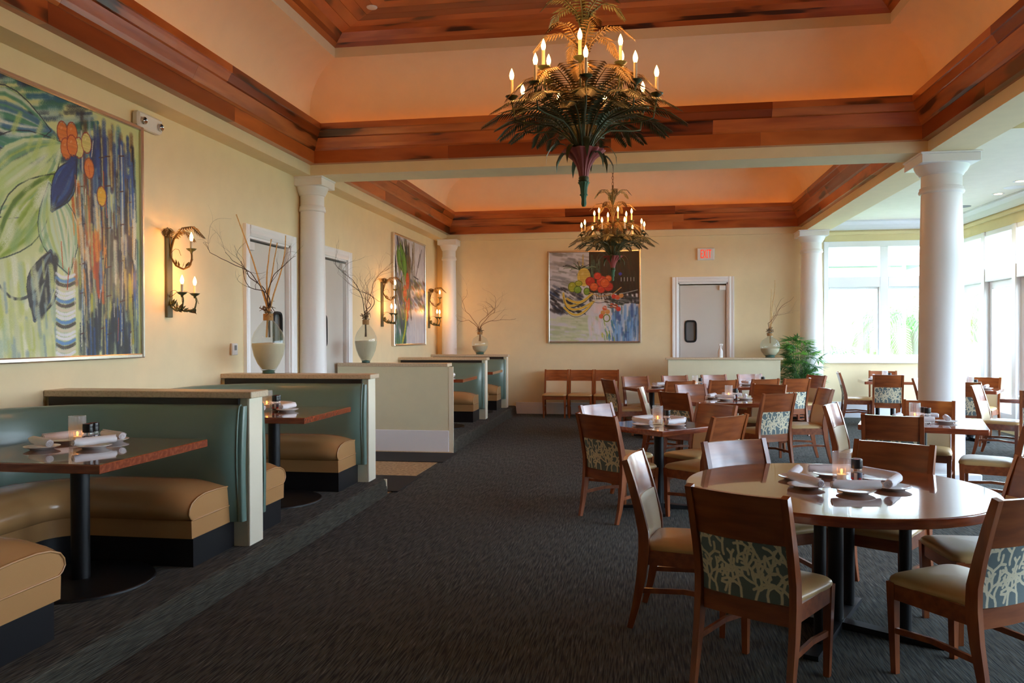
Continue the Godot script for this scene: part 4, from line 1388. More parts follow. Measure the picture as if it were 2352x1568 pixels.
func place_copy(which: String, at: Vector3, turn: float, label: String, group: String) -> Node3D:
	var src: Node3D = get(which)
	if src:
		return dup(src, at, turn, label, group)
	var t: Node3D
	var mb := MB.new()
	if which == "plate0":
		mb.lathe([Vector2(0.0, 0.006), Vector2(0.05, 0.006), Vector2(0.054, 0.0), Vector2(0.06, 0.0), Vector2(0.066, 0.006), Vector2(0.094, 0.017), Vector2(0.0955, 0.019), Vector2(0.094, 0.0205), Vector2(0.064, 0.0105), Vector2(0.05, 0.009), Vector2(0.0, 0.009)], 32)
		t = put("bread_plate", mb, M.china)
		tag(t, label, "plate", group)
	elif which == "roll0":
		t = thing("napkin_roll", label, "napkin", Vector3.ZERO, 0, group)
		# a rolled cloth: slightly irregular, with the loose end lying over
		var P := []
		for i in 11:
			var f := -1.0 + 0.2 * i
			var row := PackedVector3Array()
			for j in 22:
				var a := TAU * j / 22.0
				var r := 0.023 * (1.0 + 0.07 * sin(a * 2.0 + i) + 0.05 * sin(i * 2.1 + a)) * (1.0 - 0.12 * pow(absf(f), 6))
				row.append(Vector3(f * 0.122, 0.023 + r * sin(a) * 0.9, r * cos(a) * 1.08))
			P.append(row)
		mb.grid(P, true, false)
		mb.poly(Array(P[0]), Vector3.ZERO)
		mb.poly(Array(P[10]), Vector3.ZERO)
		put("cloth", mb, M.napkin, t)
		mb = MB.new()
		for s in [-1.0, 1.0]:
			var path := []
			for k in 22:
				var a := k * 0.62
				var r := 0.003 + 0.016 * k / 22.0
				path.append(Vector3(s * 0.123, 0.023 + r * sin(a), r * cos(a)))
			mb.tube(path, [0.0022], 5)
		put("rolled_edge", mb, M.napkin, t)
		mb = MB.new()
		var Q := []
		for k in 6:
			var a := 1.9 - 0.32 * k
			var row := PackedVector3Array()
			for i in 7:
				var f := -1.0 + 2.0 * i / 6.0
				row.append(Vector3(f * 0.118 + 0.008 * sin(k), 0.023 + 0.0252 * sin(a), 0.0272 * cos(a) * (1.0 + 0.04 * sin(i * 1.7))))
			Q.append(row)
		mb.patch(Q, Vector3(0, 1, 0.5))
		put("fold", mb, M.napkin, t)
	elif which == "candle0":
		t = thing("candle_glass", label, "candle holder", Vector3.ZERO, 0, group)
		mb.lathe([Vector2(0.0, 0.0), Vector2(0.036, 0.0), Vector2(0.04, 0.006), Vector2(0.043, 0.06), Vector2(0.044, 0.158), Vector2(0.042, 0.16), Vector2(0.04, 0.158), Vector2(0.039, 0.06), Vector2(0.035, 0.02), Vector2(0.0, 0.018)], 64, Vector3.ZERO, 16, 0.035)
		put("glass", mb, M.clear_glass, t)
		mb = MB.new()
		mb.lathe([Vector2(0.0, 0.0185), Vector2(0.022, 0.0185), Vector2(0.022, 0.0185), Vector2(0.022, 0.048), Vector2(0.022, 0.048), Vector2(0.0, 0.046)], 20)
		put("candle", mb, M.wax, t)
		mb = MB.new()
		mb.ball(Vector3(0, 0.062, 0), Vector3(0.0055, 0.013, 0.0055), 10, 8)
		put("flame", mb, M.flame, t)
		lamp(Vector3(0, 0.062, 0), 0.0025, Color(1.0, 0.62, 0.26), 0.005, t)
	else:
		t = thing("spice_grinder", label, "grinder", Vector3.ZERO, 0, group)
		mb.lathe([Vector2(0.0, 0.0), Vector2(0.023, 0.0), Vector2(0.025, 0.004), Vector2(0.025, 0.062), Vector2(0.022, 0.07), Vector2(0.022, 0.075), Vector2(0, 0.075)], 24)
		put("jar", mb, M.clear_glass, t)
		mb = MB.new()
		mb.lathe([Vector2(0.0, 0.003), Vector2(0.022, 0.004), Vector2(0.022, 0.05), Vector2(0.0, 0.052)], 20)
		put("peppercorns", mb, M.peppercorn, t)
		mb = MB.new()
		mb.lathe([Vector2(0.0254, 0.018), Vector2(0.0254, 0.05)], 24)
		put("paper_label", mb, M.grinder_label, t)
		mb = MB.new()
		mb.lathe([Vector2(0.024, 0.07), Vector2(0.0265, 0.072), Vector2(0.0265, 0.092), Vector2(0.025, 0.094), Vector2(0.0265, 0.096), Vector2(0.0262, 0.112), Vector2(0.024, 0.1145), Vector2(0.018, 0.1145)], 24)
		put("cap", mb, M.grinder_cap, t)
		mb = MB.new()
		mb.lathe([Vector2(0.018, 0.113), Vector2(0.0, 0.113)], 20)
		put("cap_disc", mb, M.grinder_red, t)
	t.set_meta("base", String(t.name))
	if which == "candle0": t.scale = Vector3(1.08, 1.08, 1.08)
	if which == "pepper0": t.scale = Vector3(1.15, 1.15, 1.15)
	t.position = at
	t.rotation.y = turn
	set(which, t)
	return t

func side_of(a: float) -> String:
	# where on a table something lies, told by the room around it
	var k := posmod(int(round(a / (PI / 4))), 8)
	return ["window", "window and entrance", "entrance", "aisle and entrance", "booth", "booth and end-wall", "end-wall", "window and end-wall"][k] + " side"

func lay_table(c: Vector2, y: float, turn: float, n: int, r: float, what: String, candle := Vector2.ZERO, grinders := 2) -> void:
	for k in n:
		var a := turn + TAU * k / n
		var p := Vector3(c.x + cos(a) * r, y, c.y + sin(a) * r)
		place_copy("plate0", p, 0, "white bread plate on the %s, %s" % [what, side_of(a)], "bread plates on the " + what)
		var wob := rng.randf_range(-0.16, 0.16)
		place_copy("roll0", p + Vector3(cos(a) * 0.004, 0.02, sin(a) * 0.004), -a + PI / 2 + wob, "rolled white napkin on the %s, %s" % [what, side_of(a)], "napkin rolls on the " + what)
	var cc := c + candle
	place_copy("candle0", Vector3(cc.x, y, cc.y), 0, "ribbed glass candle holder with lit candle on the " + what, "candle glasses on the " + what)
	for g in grinders:
		place_copy("pepper0", Vector3(cc.x + 0.085 + 0.012 * g, y, cc.y - 0.03 + 0.065 * g), g * 0.7, "black capped grinder on the %s, %s" % [what, "next to the candle" if g == 0 else "the one farther from the candle"], "pepper grinders on the " + what)


# ------------------------------------------------------------------ vases and twigs
func vase(at: Vector3, h: float, r: float, round_: bool, label: String) -> void:
	var v := thing("glass_vase", label, "vase", at)
	var prof := []
	if round_:
		prof = [[0.0, 0.0], [0.5, 0.0], [0.46, 0.06], [0.62, 0.1], [0.88, 0.24], [1.0, 0.42], [0.97, 0.54], [0.8, 0.68], [0.48, 0.76], [0.3, 0.8], [0.27, 0.84], [0.27, 0.97], [0.33, 1.0]]
	else:
		prof = [[0.0, 0.0], [0.4, 0.0], [0.36, 0.03], [0.42, 0.05], [0.66, 0.16], [0.87, 0.29], [1.0, 0.45], [0.97, 0.56], [0.82, 0.67], [0.56, 0.77], [0.36, 0.83], [0.27, 0.87], [0.26, 0.97], [0.3, 1.0]]
	var pts := []
	for q in prof: pts.append(Vector2(q[0] * r, q[1] * h))
	var mb := MB.new()
	mb.lathe(pts, 36)
	put("glass", mb, M.vase_glass, v)
	mb = MB.new()
	mb.lathe([Vector2(0, 0.004), Vector2(pts[1].x * 0.97, 0.002), Vector2(pts[2].x * 0.95, pts[2].y), Vector2(pts[3].x * 0.9, pts[3].y), Vector2(0, pts[3].y + 0.01)], 30)
	put("thick_base", mb, M.vase_base, v)
	mb = MB.new()
	var sand := [Vector2(0, pts[3].y + 0.012), Vector2(pts[3].x * 0.88, pts[3].y + 0.012)]
	var top: float = (0.36 if round_ else 0.48) * h
	for k in range(4, 13):
		if pts[k].y >= top:
			var f: float = (top - pts[k - 1].y) / (pts[k].y - pts[k - 1].y)
			sand.append(Vector2(lerpf(pts[k - 1].x, pts[k].x, f) * 0.965, top))
			break
		sand.append(Vector2(pts[k].x * 0.97, pts[k].y))
	sand.append(sand[-1] * Vector2(0.99, 1) + Vector2(0, 0.004))
	sand.append(Vector2(0, top + 0.012))
	mb.lathe(sand, 30)
	put("sand", mb, M.sand, v)
	mb = MB.new()
	mb.lathe([Vector2(0.285 * r, 0.85 * h), Vector2(0.3 * r, 0.86 * h), Vector2(0.3 * r, 0.95 * h), Vector2(0.285 * r, 0.96 * h)], 20)
	put("raffia_band", mb, M.raffia, v)

func grow(mb: MB, p: Vector3, d: Vector3, length: float, r: float, wild: float, forks: int, floor_y := -1.0) -> void:
	var path := [p]
	var rad := [r]
	var steps := maxi(5, int(length / 0.03))
	var bend := Vector3.ZERO
	for i in steps:
		bend = bend * 0.72 + Vector3(rng.randf_range(-1, 1), rng.randf_range(-0.6, 0.6), rng.randf_range(-1, 1)) * wild
		d = (d + bend + Vector3(0, 0.05, 0)).normalized()
		p += d * length / steps
		p.x = maxf(p.x, WALL + 0.05)
		p.z = maxf(p.z, BACK + 0.05)
		path.append(p)
		rad.append(lerpf(r, r * 0.3, float(i + 1) / steps))
		if forks > 0 and i > steps / 4 and rng.randf() < forks * 1.3 / steps:
			grow(mb, p, (d + Vector3(rng.randf_range(-1, 1), rng.randf_range(-0.1, 0.5), rng.randf_range(-1, 1)) * 0.7).normalized(), length * rng.randf_range(0.3, 0.55), rad[-1] * 0.6, wild * 1.25, forks - 2)
	mb.tube(path, rad, 5)

func twigs(mouth: Vector3, drop: float, height: float, list: Array, seed_: int, label: String) -> void:
	# list: [lean x, lean z, length share, kind]; the stems reach down into the vase
	var t := thing("twig_arrangement", label, "branches", mouth - Vector3(0, drop, 0))
	rng.seed = seed_
	for e in list:
		var mb := MB.new()
		var foot := Vector3(rng.randf_range(-0.02, 0.02), 0.0, rng.randf_range(-0.02, 0.02))
		var neck := Vector3(rng.randf_range(-0.012, 0.012), drop, rng.randf_range(-0.012, 0.012))
		mb.tube([foot, (foot + neck) / 2, neck], [0.006], 5)
		var d := Vector3(e[0], 1.0, e[1]).normalized()
		var save := t.position
		# grown in world space so that nothing runs through the walls
		var w := MB.new()
		var m: Material = M[["twig_dark", "twig_pale", "twig_brown"][e[3]]]
		if e[3] == 1:
			# a jointed pale cane
			var path := []
			var rad := []
			var L: float = height * e[2]
			var p := neck
			var n := int(L / 0.055)
			for i in n + 1:
				path.append(p); rad.append(0.0085 * (1.0 - 0.45 * i / n))
				path.append(p + d * 0.004); rad.append(0.0115 * (1.0 - 0.45 * i / n))
				path.append(p + d * 0.009); rad.append(0.0085 * (1.0 - 0.45 * i / n))
				d = (d + Vector3(rng.randf_range(-1, 1), 0.2, rng.randf_range(-1, 1)) * 0.06).normalized()
				p += d * 0.055
			w.tube(path, rad, 6)
		else:
			var v0 := neck + save
			grow(w, v0, d, height * e[2], 0.0062, 0.2, 4)
			for i in w.v.size(): w.v[i] -= save
		for i in w.v.size():
			mb.v.append(w.v[i]); mb.n.append(w.n[i]); mb.t.append(w.t[i])
		put("branch", mb, m, t)
	var mb2 := MB.new()
	for i in 26:
		var a := rng.randf() * TAU
		var p := Vector3(cos(a) * 0.03, drop + rng.randf_range(-0.02, 0.06), sin(a) * 0.03)
		mb2.tube([p, p + Vector3(rng.randf_range(-0.04, 0.04), rng.randf_range(-0.03, 0.05), rng.randf_range(-0.04, 0.04)), p + Vector3(rng.randf_range(-0.07, 0.07), rng.randf_range(-0.08, 0.06), rng.randf_range(-0.07, 0.07))], [0.004, 0.006, 0.002], 4)
	put("moss_tuft", mb2, M.moss, t)


# ------------------------------------------------------------------ palm metalwork
func bezier(pts: Array, n: int) -> Array:
	var c := Curve3D.new()
	for i in pts.size():
		var a: Vector3 = pts[maxi(i - 1, 0)]
		var b: Vector3 = pts[mini(i + 1, pts.size() - 1)]
		var t: Vector3 = (b - a) / 6.0
		c.add_point(pts[i], -t, t)
	var out := []
	var L := c.get_baked_length()
	for i in n + 1: out.append(c.sample_baked(L * i / n))
	return out

func leaflet(mb: MB, p: Vector3, d: Vector3, up: Vector3, L: float, w: float, droop: float) -> void:
	# a folded blade: ridge along the middle
	var s := d.cross(up).normalized()
	var q := p + d * L * 0.5 - Vector3(0, droop * 0.35, 0)
	var e := p + d * L - Vector3(0, droop, 0)
	var ridge := up * w * 0.3
	mb.poly([p, q + s * w, q + ridge], q - up * 9)
	mb.poly([p, q + ridge, q - s * w], q - up * 9)
	mb.poly([q + s * w, e, q + ridge], q - up * 9)
	mb.poly([q + ridge, e, q - s * w], q - up * 9)

func frond_mesh(profile: Array, bare: float, leaf_len: float, pairs: int, width: float, droop: float) -> MB:
	# profile in the x-y plane (x outward); leaflets to both sides from the bare share on
	var mb := MB.new()
	var path := []
	for q in profile: path.append(Vector3(q[0], q[1], 0))
	path = bezier(path, 16)
	var rad := []
	for i in path.size(): rad.append(lerpf(0.0075, 0.002, float(i) / (path.size() - 1)))
	mb.tube(path, rad, 6)
	for k in pairs:
		var f := lerpf(bare, 1.0, float(k) / (pairs - 1))
		var x := f * (path.size() - 1)
		var i := mini(int(x), path.size() - 2)
		var p: Vector3 = path[i].lerp(path[i + 1], x - i)
		var d: Vector3 = (path[i + 1] - path[i]).normalized()
		var up := Vector3(-d.y, d.x, 0)
		if up.y < 0: up = -up
		var g := (f - bare) / (1.0 - bare)
		var L := leaf_len * (0.12 + sin(PI * (0.18 + 0.74 * g)))
		for s in [-1.0, 1.0]:
			var dir := (Vector3(0, 0, s) * (1.0 - 0.3 * g) + d * (0.3 + 0.45 * g) + up * 0.15).normalized()
			leaflet(mb, p, dir, up, L, width, droop * L)
	return mb

func bulb_mesh() -> MB:
	var mb := MB.new()
	mb.lathe([Vector2(0.008, 0.0), Vector2(0.0135, 0.014), Vector2(0.016, 0.03), Vector2(0.0135, 0.047), Vector2(0.008, 0.062), Vector2(0.003, 0.074), Vector2(0.0, 0.08)], 14)
	return mb

func pan_mesh() -> MB:
	var mb := MB.new()
	mb.lathe([Vector2(0.0, -0.03), Vector2(0.008, -0.03), Vector2(0.012, -0.012), Vector2(0.03, -0.002), Vector2(0.043, 0.012), Vector2(0.044, 0.014), Vector2(0.03, 0.002), Vector2(0.0, 0.0)], 20, Vector3.ZERO, 10, 0.04)
	return mb

func sleeve_mesh(h: float) -> MB:
	var mb := MB.new()
	mb.lathe([Vector2(0.0115, 0.0), Vector2(0.0115, h), Vector2(0.0115, h), Vector2(0.0, h)], 14)
	return mb

func candle_lamp(parent: Node, p: Vector3, h: float, energy: float) -> void:
	var o := put("drip_pan", shared("pan"), M.palm_green, parent)
	o.position = p
	o = put("candle_sleeve", shared("sleeve%d" % int(h * 1000)), M.candle_sleeve, parent)
	o.position = p
	o = put("bulb", shared("bulb"), M.bulb, parent)
	o.position = p + Vector3(0, h, 0)
	lamp(p + Vector3(0, h + 0.035, 0), energy, LAMP, 0.012, parent)

var kept := {}
func shared(key: String) -> Mesh:
	if not kept.has(key):
		if key == "pan": kept[key] = pan_mesh().mesh()
		elif key == "bulb": kept[key] = bulb_mesh().mesh()
		elif key.begins_with("sleeve"): kept[key] = sleeve_mesh(int(key.substr(6)) / 1000.0).mesh()
	return kept[key]

func chandelier(at: Vector3, turn: float, label: String, top: float) -> void:
	var c := thing("palm_chandelier", label, "chandelier", at, turn, "palm frond chandeliers")
	var mb := MB.new()
	mb.lathe([Vector2(0.0, 0.0), Vector2(0.012, 0.003), Vector2(0.017, 0.02), Vector2(0.015, 0.055), Vector2(0.019, 0.075), Vector2(0.028, 0.082), Vector2(0.021, 0.09), Vector2(0.024, 0.13), Vector2(0.03, 0.155), Vector2(0.04, 0.168), Vector2(0.03, 0.172)], 36, Vector3.ZERO, 9, 0.1)
	put("finial", mb, M.verdigris, c)
	mb = MB.new()
	mb.lathe([Vector2(0.026, 0.17), Vector2(0.036, 0.175), Vector2(0.038, 0.185), Vector2(0.031, 0.19), Vector2(0.037, 0.198), Vector2(0.03, 0.21)], 24)
	put("collar", mb, M.palm_green, c)
	mb = MB.new()
	mb.lathe([Vector2(0.03, 0.205), Vector2(0.036, 0.24), Vector2(0.048, 0.28), Vector2(0.075, 0.325), Vector2(0.115, 0.36), Vector2(0.14, 0.382), Vector2(0.143, 0.39), Vector2(0.13, 0.388), Vector2(0.05, 0.36)], 84, Vector3.ZERO, 14, 0.07)
	put("flower_cone", mb, M.cone_pink, c)
	# strap leaves curling over the rim
	for k in 11:
		mb = MB.new()
		var P := []
		var path := bezier([Vector3(0.08, 0.37, 0), Vector3(0.14, 0.425, 0), Vector3(0.2, 0.415, 0), Vector3(0.245, 0.35, 0), Vector3(0.25, 0.275, 0)], 9)
		for i in path.size():
			var w := 0.022 * sin(PI * clampf(0.12 + 0.88 * i / 9.0, 0, 1))
			P.append(PackedVector3Array([path[i] + Vector3(0, 0, -w), path[i] + Vector3(0, 0.004, 0), path[i] + Vector3(0, 0, w)]))
		mb.patch(P, Vector3(0.3, 9, 0))
		var o := put("strap_leaf", mb, M.palm_green, c)
		o.rotation.y = TAU * k / 11.0 + 0.2
		o.scale = Vector3.ONE * (0.85 + 0.2 * (k % 3) / 2.0)
	var low := frond_mesh([[0.035, 0.36], [0.08, 0.5], [0.2, 0.64], [0.38, 0.7], [0.55, 0.665], [0.69, 0.575]], 0.24, 0.125, 36, 0.0085, 0.42).mesh()
	var mid := frond_mesh([[0.03, 0.36], [0.06, 0.6], [0.15, 0.82], [0.29, 0.9], [0.42, 0.85], [0.53, 0.73]], 0.3, 0.13, 36, 0.009, 0.42).mesh()
	var dip := frond_mesh([[0.04, 0.36], [0.09, 0.48], [0.2, 0.6], [0.34, 0.635], [0.48, 0.6], [0.6, 0.53]], 0.3, 0.1, 30, 0.0085, 0.22).mesh()
	for k in 12:
		var o := put("frond", low, M.palm_green, c)
		o.rotation.y = TAU * k / 12.0
	for k in 10:
		var o := put("frond", mid, M.palm_bronze, c)
		o.rotation.y = TAU * (k + 0.4) / 10.0
	for k in 10:
		var o := put("frond", dip, M.palm_green, c)
		o.rotation.y = TAU * (k + 0.15) / 10.0
	# arms that carry the candles
	for ring in [[9, 0.5, 0.735, 0.25], [6, 0.3, 0.92, 0.6]]:
		for k in ring[0]:
			var a: float = TAU * (k + ring[3]) / ring[0]
			var u := Vector3(cos(a), 0, sin(a))
			mb = MB.new()
			mb.tube(bezier([u * 0.03 + Vector3(0, 0.38, 0), u * ring[1] * 0.4 + Vector3(0, 0.55, 0), u * ring[1] * 0.95 + Vector3(0, ring[2] - 0.16, 0), u * ring[1] + Vector3(0, ring[2] - 0.02, 0)], 10), [0.006], 6)
			put("arm", mb, M.palm_green, c)
			candle_lamp(c, u * ring[1] + Vector3(0, ring[2], 0), 0.125, BULB_E)
	# rod, crown of small fronds, chain
	mb = MB.new()
	mb.tube([Vector3(0, 0.3, 0), Vector3(0, 1.5, 0)], [0.014], 10)
	put("rod", mb, M.palm_bronze, c)
	var up1 := frond_mesh([[0.01, 1.2], [0.05, 1.34], [0.14, 1.42], [0.23, 1.41], [0.3, 1.33]], 0.2, 0.07, 20, 0.007, 0.4).mesh()
	var up2 := frond_mesh([[0.01, 1.0], [0.05, 1.13], [0.15, 1.22], [0.26, 1.21], [0.35, 1.12]], 0.15, 0.07, 22, 0.007, 0.4).mesh()
	for k in 6:
		var o := put("frond", up1, M.palm_green, c)
		o.rotation.y = TAU * (k + 0.3) / 6.0
		o = put("frond", up2, M.palm_bronze, c)
		o.rotation.y = TAU * (k + 0.75) / 6.0
	var y := 1.5
	var k := 0
	while y < top - at.y - 0.06:
		mb = MB.new()
		var loop := []
		for i in 13:
			var a := TAU * i / 12.0
			loop.append(Vector3(cos(a) * 0.014, y + 0.024 + sin(a) * 0.028, 0) if k % 2 == 0 else Vector3(0, y + 0.024 + sin(a) * 0.028, cos(a) * 0.014))
		mb.tube(loop, [0.0035], 5, false)
		put("chain_link", mb, M.palm_bronze, c)
		y += 0.046
		k += 1
	mb = MB.new()
	mb.lathe([Vector2(0.01, top - at.y - 0.06), Vector2(0.04, top - at.y - 0.04), Vector2(0.07, top - at.y), Vector2(0.0, top - at.y)], 20)
	put("ceiling_canopy", mb, M.palm_bronze, c)

func sconce(at: Vector3, label: String) -> void:
	# faces +z locally, turned so that it faces into the room from the left wall
	var c := thing("palm_sconce", label, "wall lamp", at, PI / 2, "palm leaf sconces")
	var mb := MB.new()
	mb.box(Vector3(0, 0.357, 0.0125), Vector3(0.085, 0.715, 0.025), 0.004)
	put("back_plate", mb, M.sconce_plate, c)
	# upper arm: a C that carries one candle
	mb = MB.new()
	mb.tube(bezier([Vector3(0, 0.6, 0.02), Vector3(0, 0.53, 0.035), Vector3(0, 0.455, 0.08), Vector3(0, 0.42, 0.15), Vector3(0, 0.445, 0.215), Vector3(0, 0.52, 0.235), Vector3(0, 0.565, 0.23)], 16), [0.009, 0.008], 7)
	put("arm", mb, M.palm_bronze, c)
	candle_lamp(c, Vector3(0, 0.585, 0.23), 0.08, SCONCE_E)
	var fr := frond_mesh([[0.0, 0.0], [0.03, 0.1], [0.1, 0.19], [0.2, 0.2], [0.28, 0.12]], 0.3, 0.07, 18, 0.008, 0.6).mesh()
	for e in [[-PI / 2, Vector3(0, 0.57, 0.03), 1.12], [-PI / 2 + 1.15, Vector3(0, 0.6, 0.03), 0.85], [-PI / 2 - 1.15, Vector3(0, 0.6, 0.03), 0.85]]:
		var o := put("frond", fr, M.palm_bronze, c)
		o.position = e[1]
		o.rotation.y = e[0]
		o.scale = Vector3.ONE * e[2]
	# leaves along the under side of the C
	var blade := MB.new()
	leaflet(blade, Vector3.ZERO, Vector3(0.3, 1, 0).normalized(), Vector3(1, -0.3, 0).normalized(), 0.07, 0.011, 0.0)
	var bl := blade.mesh()
	for k in 7:
		var o := put("leaf", bl, M.palm_bronze, c)
		o.position = Vector3(0, 0.47 - 0.045 * sin(PI * k / 6.0), 0.06 + 0.026 * k)
		o.rotation = Vector3(-0.5 + 0.25 * k, 0.9 * (k % 3 - 1), 0)
	var curl := MB.new()
	curl.tube(bezier([Vector3(0, 0.56, 0.03), Vector3(0, 0.6, 0.07), Vector3(0, 0.595, 0.11), Vector3(0, 0.54, 0.13)], 10), [0.006, 0.004, 0.002], 6)
	put("curl", curl, M.palm_bronze, c)
	# lower basket: two arms with a candle each, wrapped in leaves
	for s in [-1.0, 1.0]:
		mb = MB.new()
		mb.tube(bezier([Vector3(0, 0.16, 0.02), Vector3(s * 0.03, 0.09, 0.05), Vector3(s * 0.07, 0.05, 0.13), Vector3(s * 0.1, 0.075, 0.2), Vector3(s * 0.105, 0.15, 0.215), Vector3(s * 0.1, 0.19, 0.2)], 14), [0.009, 0.007], 7)
		put("arm", mb, M.palm_green, c)
		candle_lamp(c, Vector3(s * 0.1, 0.2, 0.2), 0.085, SCONCE_E)
		mb = MB.new()
		mb.tube(bezier([Vector3(0, 0.17, 0.02), Vector3(s * 0.05, 0.225, 0.06), Vector3(s * 0.08, 0.235, 0.12), Vector3(s * 0.12, 0.19, 0.2), Vector3(s * 0.13, 0.12, 0.22)], 12), [0.006, 0.004, 0.002], 6)
		put("curl", mb, M.palm_bronze, c)
		for k in 12:
			var o := put("leaf", bl, M.palm_green if k % 3 else M.palm_bronze, c)
			o.position = Vector3(s * (0.02 + 0.008 * k), 0.1 - 0.045 * sin(PI * k / 11.0), 0.03 + 0.0145 * k)
			o.rotation = Vector3(-0.4 + 0.3 * k, s * 0.8, s * (0.5 - 0.2 * (k % 3)))
	for k in 5:
		var o := put("leaf", bl, M.palm_green, c)
		o.position = Vector3(0.02 * (k - 2), 0.1, 0.03)
		o.rotation = Vector3(0.3, 0.5 * (k - 2), 0.35 * (k - 2))


# ------------------------------------------------------------------ plants and outside
func fan_palm(at: Vector3) -> void:
	var p := thing("potted_palm", "bushy green fan palm in a pot between the low service wall and the end column", "plant", at)
	var mb := MB.new()
	mb.lathe([Vector2(0, 0.0), Vector2(0.15, 0.0), Vector2(0.15, 0.0), Vector2(0.2, 0.34), Vector2(0.215, 0.34), Vector2(0.215, 0.38), Vector2(0.19, 0.38), Vector2(0.18, 0.34), Vector2(0, 0.34)], 28)
	put("pot", mb, M.black_rubber, p)
	rng.seed = 61
	for k in 90:
		mb = MB.new()
		var a := rng.randf() * TAU
		var h := rng.randf_range(0.55, 1.5)
		var r := rng.randf_range(0.05, 0.42) * (1.25 - 0.3 * h)
		var foot := Vector3(rng.randf_range(-0.08, 0.08), 0.34, rng.randf_range(-0.08, 0.08))
		var tip := Vector3(maxf(cos(a) * r, -0.12 if h > 1.0 else -0.3), h, sin(a) * r)
		mb.tube(bezier([foot, foot.lerp(tip, 0.6) + Vector3(0, 0.1, 0), tip], 6), [0.005, 0.003], 5)
		var out := (Vector3(cos(a), rng.randf_range(-0.1, 0.9), sin(a))).normalized()
		var side := out.cross(Vector3.UP).normalized()
		var up := side.cross(out).normalized()
		var n := 11
		for i in n:
			var g := -1.25 + 2.5 * i / (n - 1)
			var d := (out * cos(g) + side * sin(g)).normalized()
			leaflet(mb, tip, d, up, rng.randf_range(0.2, 0.3) * (1.0 - 0.15 * absf(g)), 0.016, rng.randf_range(0.03, 0.12))
		put("fan_leaf", mb, M.leaf if rng.randf() < 0.75 else M.leaf_light, p)

func garden_palm(at: Vector3, h: float, label: String, seed_: int) -> void:
	var p := thing("garden_palm", label, "palm tree", at, 0, "palms outside the windows")
	rng.seed = seed_
	var mb := MB.new()
	mb.tube(bezier([Vector3.ZERO, Vector3(0.1, h * 0.5, 0), Vector3(0.0, h, 0)], 8), [0.16, 0.13, 0.12], 10)
	put("trunk", mb, M.bark, p)
	var fr := frond_mesh([[0.02, 0.0], [0.35, 0.5], [0.9, 0.6], [1.4, 0.2], [1.7, -0.35]], 0.12, 0.5, 30, 0.025, 0.7).mesh()
	for k in 16:
		var o := put("frond", fr, M.leaf_light, p)
		o.position = Vector3(0, h - 0.05, 0)
		o.rotation = Vector3(rng.randf_range(-0.3, 0.3), TAU * k / 16.0, rng.randf_range(-0.35, 0.5))

func build_outside() -> void:
	var mb := MB.new()
	mb.span(Vector3(-60, -0.5, -90), Vector3(90, -0.35, 60))
	struct("ground", mb, M.lawn, "lawn outside")
	mb = MB.new()
	mb.span(Vector3(RIGHT + 0.25, -0.34, -22), Vector3(RIGHT + 7.0, -0.03, 8))
	struct("ground_terrace", mb, M.paving, "pale terrace outside the windows")
	garden_palm(Vector3(6.9, -0.35, -22.0), 2.0, "low green palm beyond the end window mullion", 71)
	garden_palm(Vector3(3.9, -0.35, -19.6), 0.9, "small palm under the end window's first light", 72)
	garden_palm(Vector3(10.5, -0.35, -24.5), 2.6, "green palm beyond the tall glazed doors", 73)
	var h := thing("garden_house", "pale house with a grey hipped roof seen through the end window", "house", Vector3(6.6, -0.35, -32))
	mb = MB.new()
	mb.span(Vector3(-3.5, 0, -3), Vector3(2.2, 4.2, 3))
	put("wall", mb, M.house_wall, h)
	mb = MB.new()
	var e := [Vector3(-4, 4.2, 3.6), Vector3(2.7, 4.2, 3.6), Vector3(2.7, 4.2, -3.6), Vector3(-4, 4.2, -3.6)]
	var r := [Vector3(-1.5, 6.6, 0), Vector3(0.2, 6.6, 0)]
	var o := Vector3(0, 4.0, 0)
	mb.poly([e[0], e[1], r[1], r[0]], o)
	mb.poly([e[1], e[2], r[1]], o)
	mb.poly([e[2], e[3], r[0], r[1]], o)
	mb.poly([e[3], e[0], r[0]], o)
	mb.poly(e, o + Vector3(0, 1, 0))
	put("roof", mb, M.house_roof, h)
	for x in [-2.6, -0.6, 1.2]:
		mb = MB.new()
		mb.span(Vector3(x - 0.4, 1.2, 3.0), Vector3(x + 0.4, 2.6, 3.04))
		put("window", mb, M.house_roof, h)


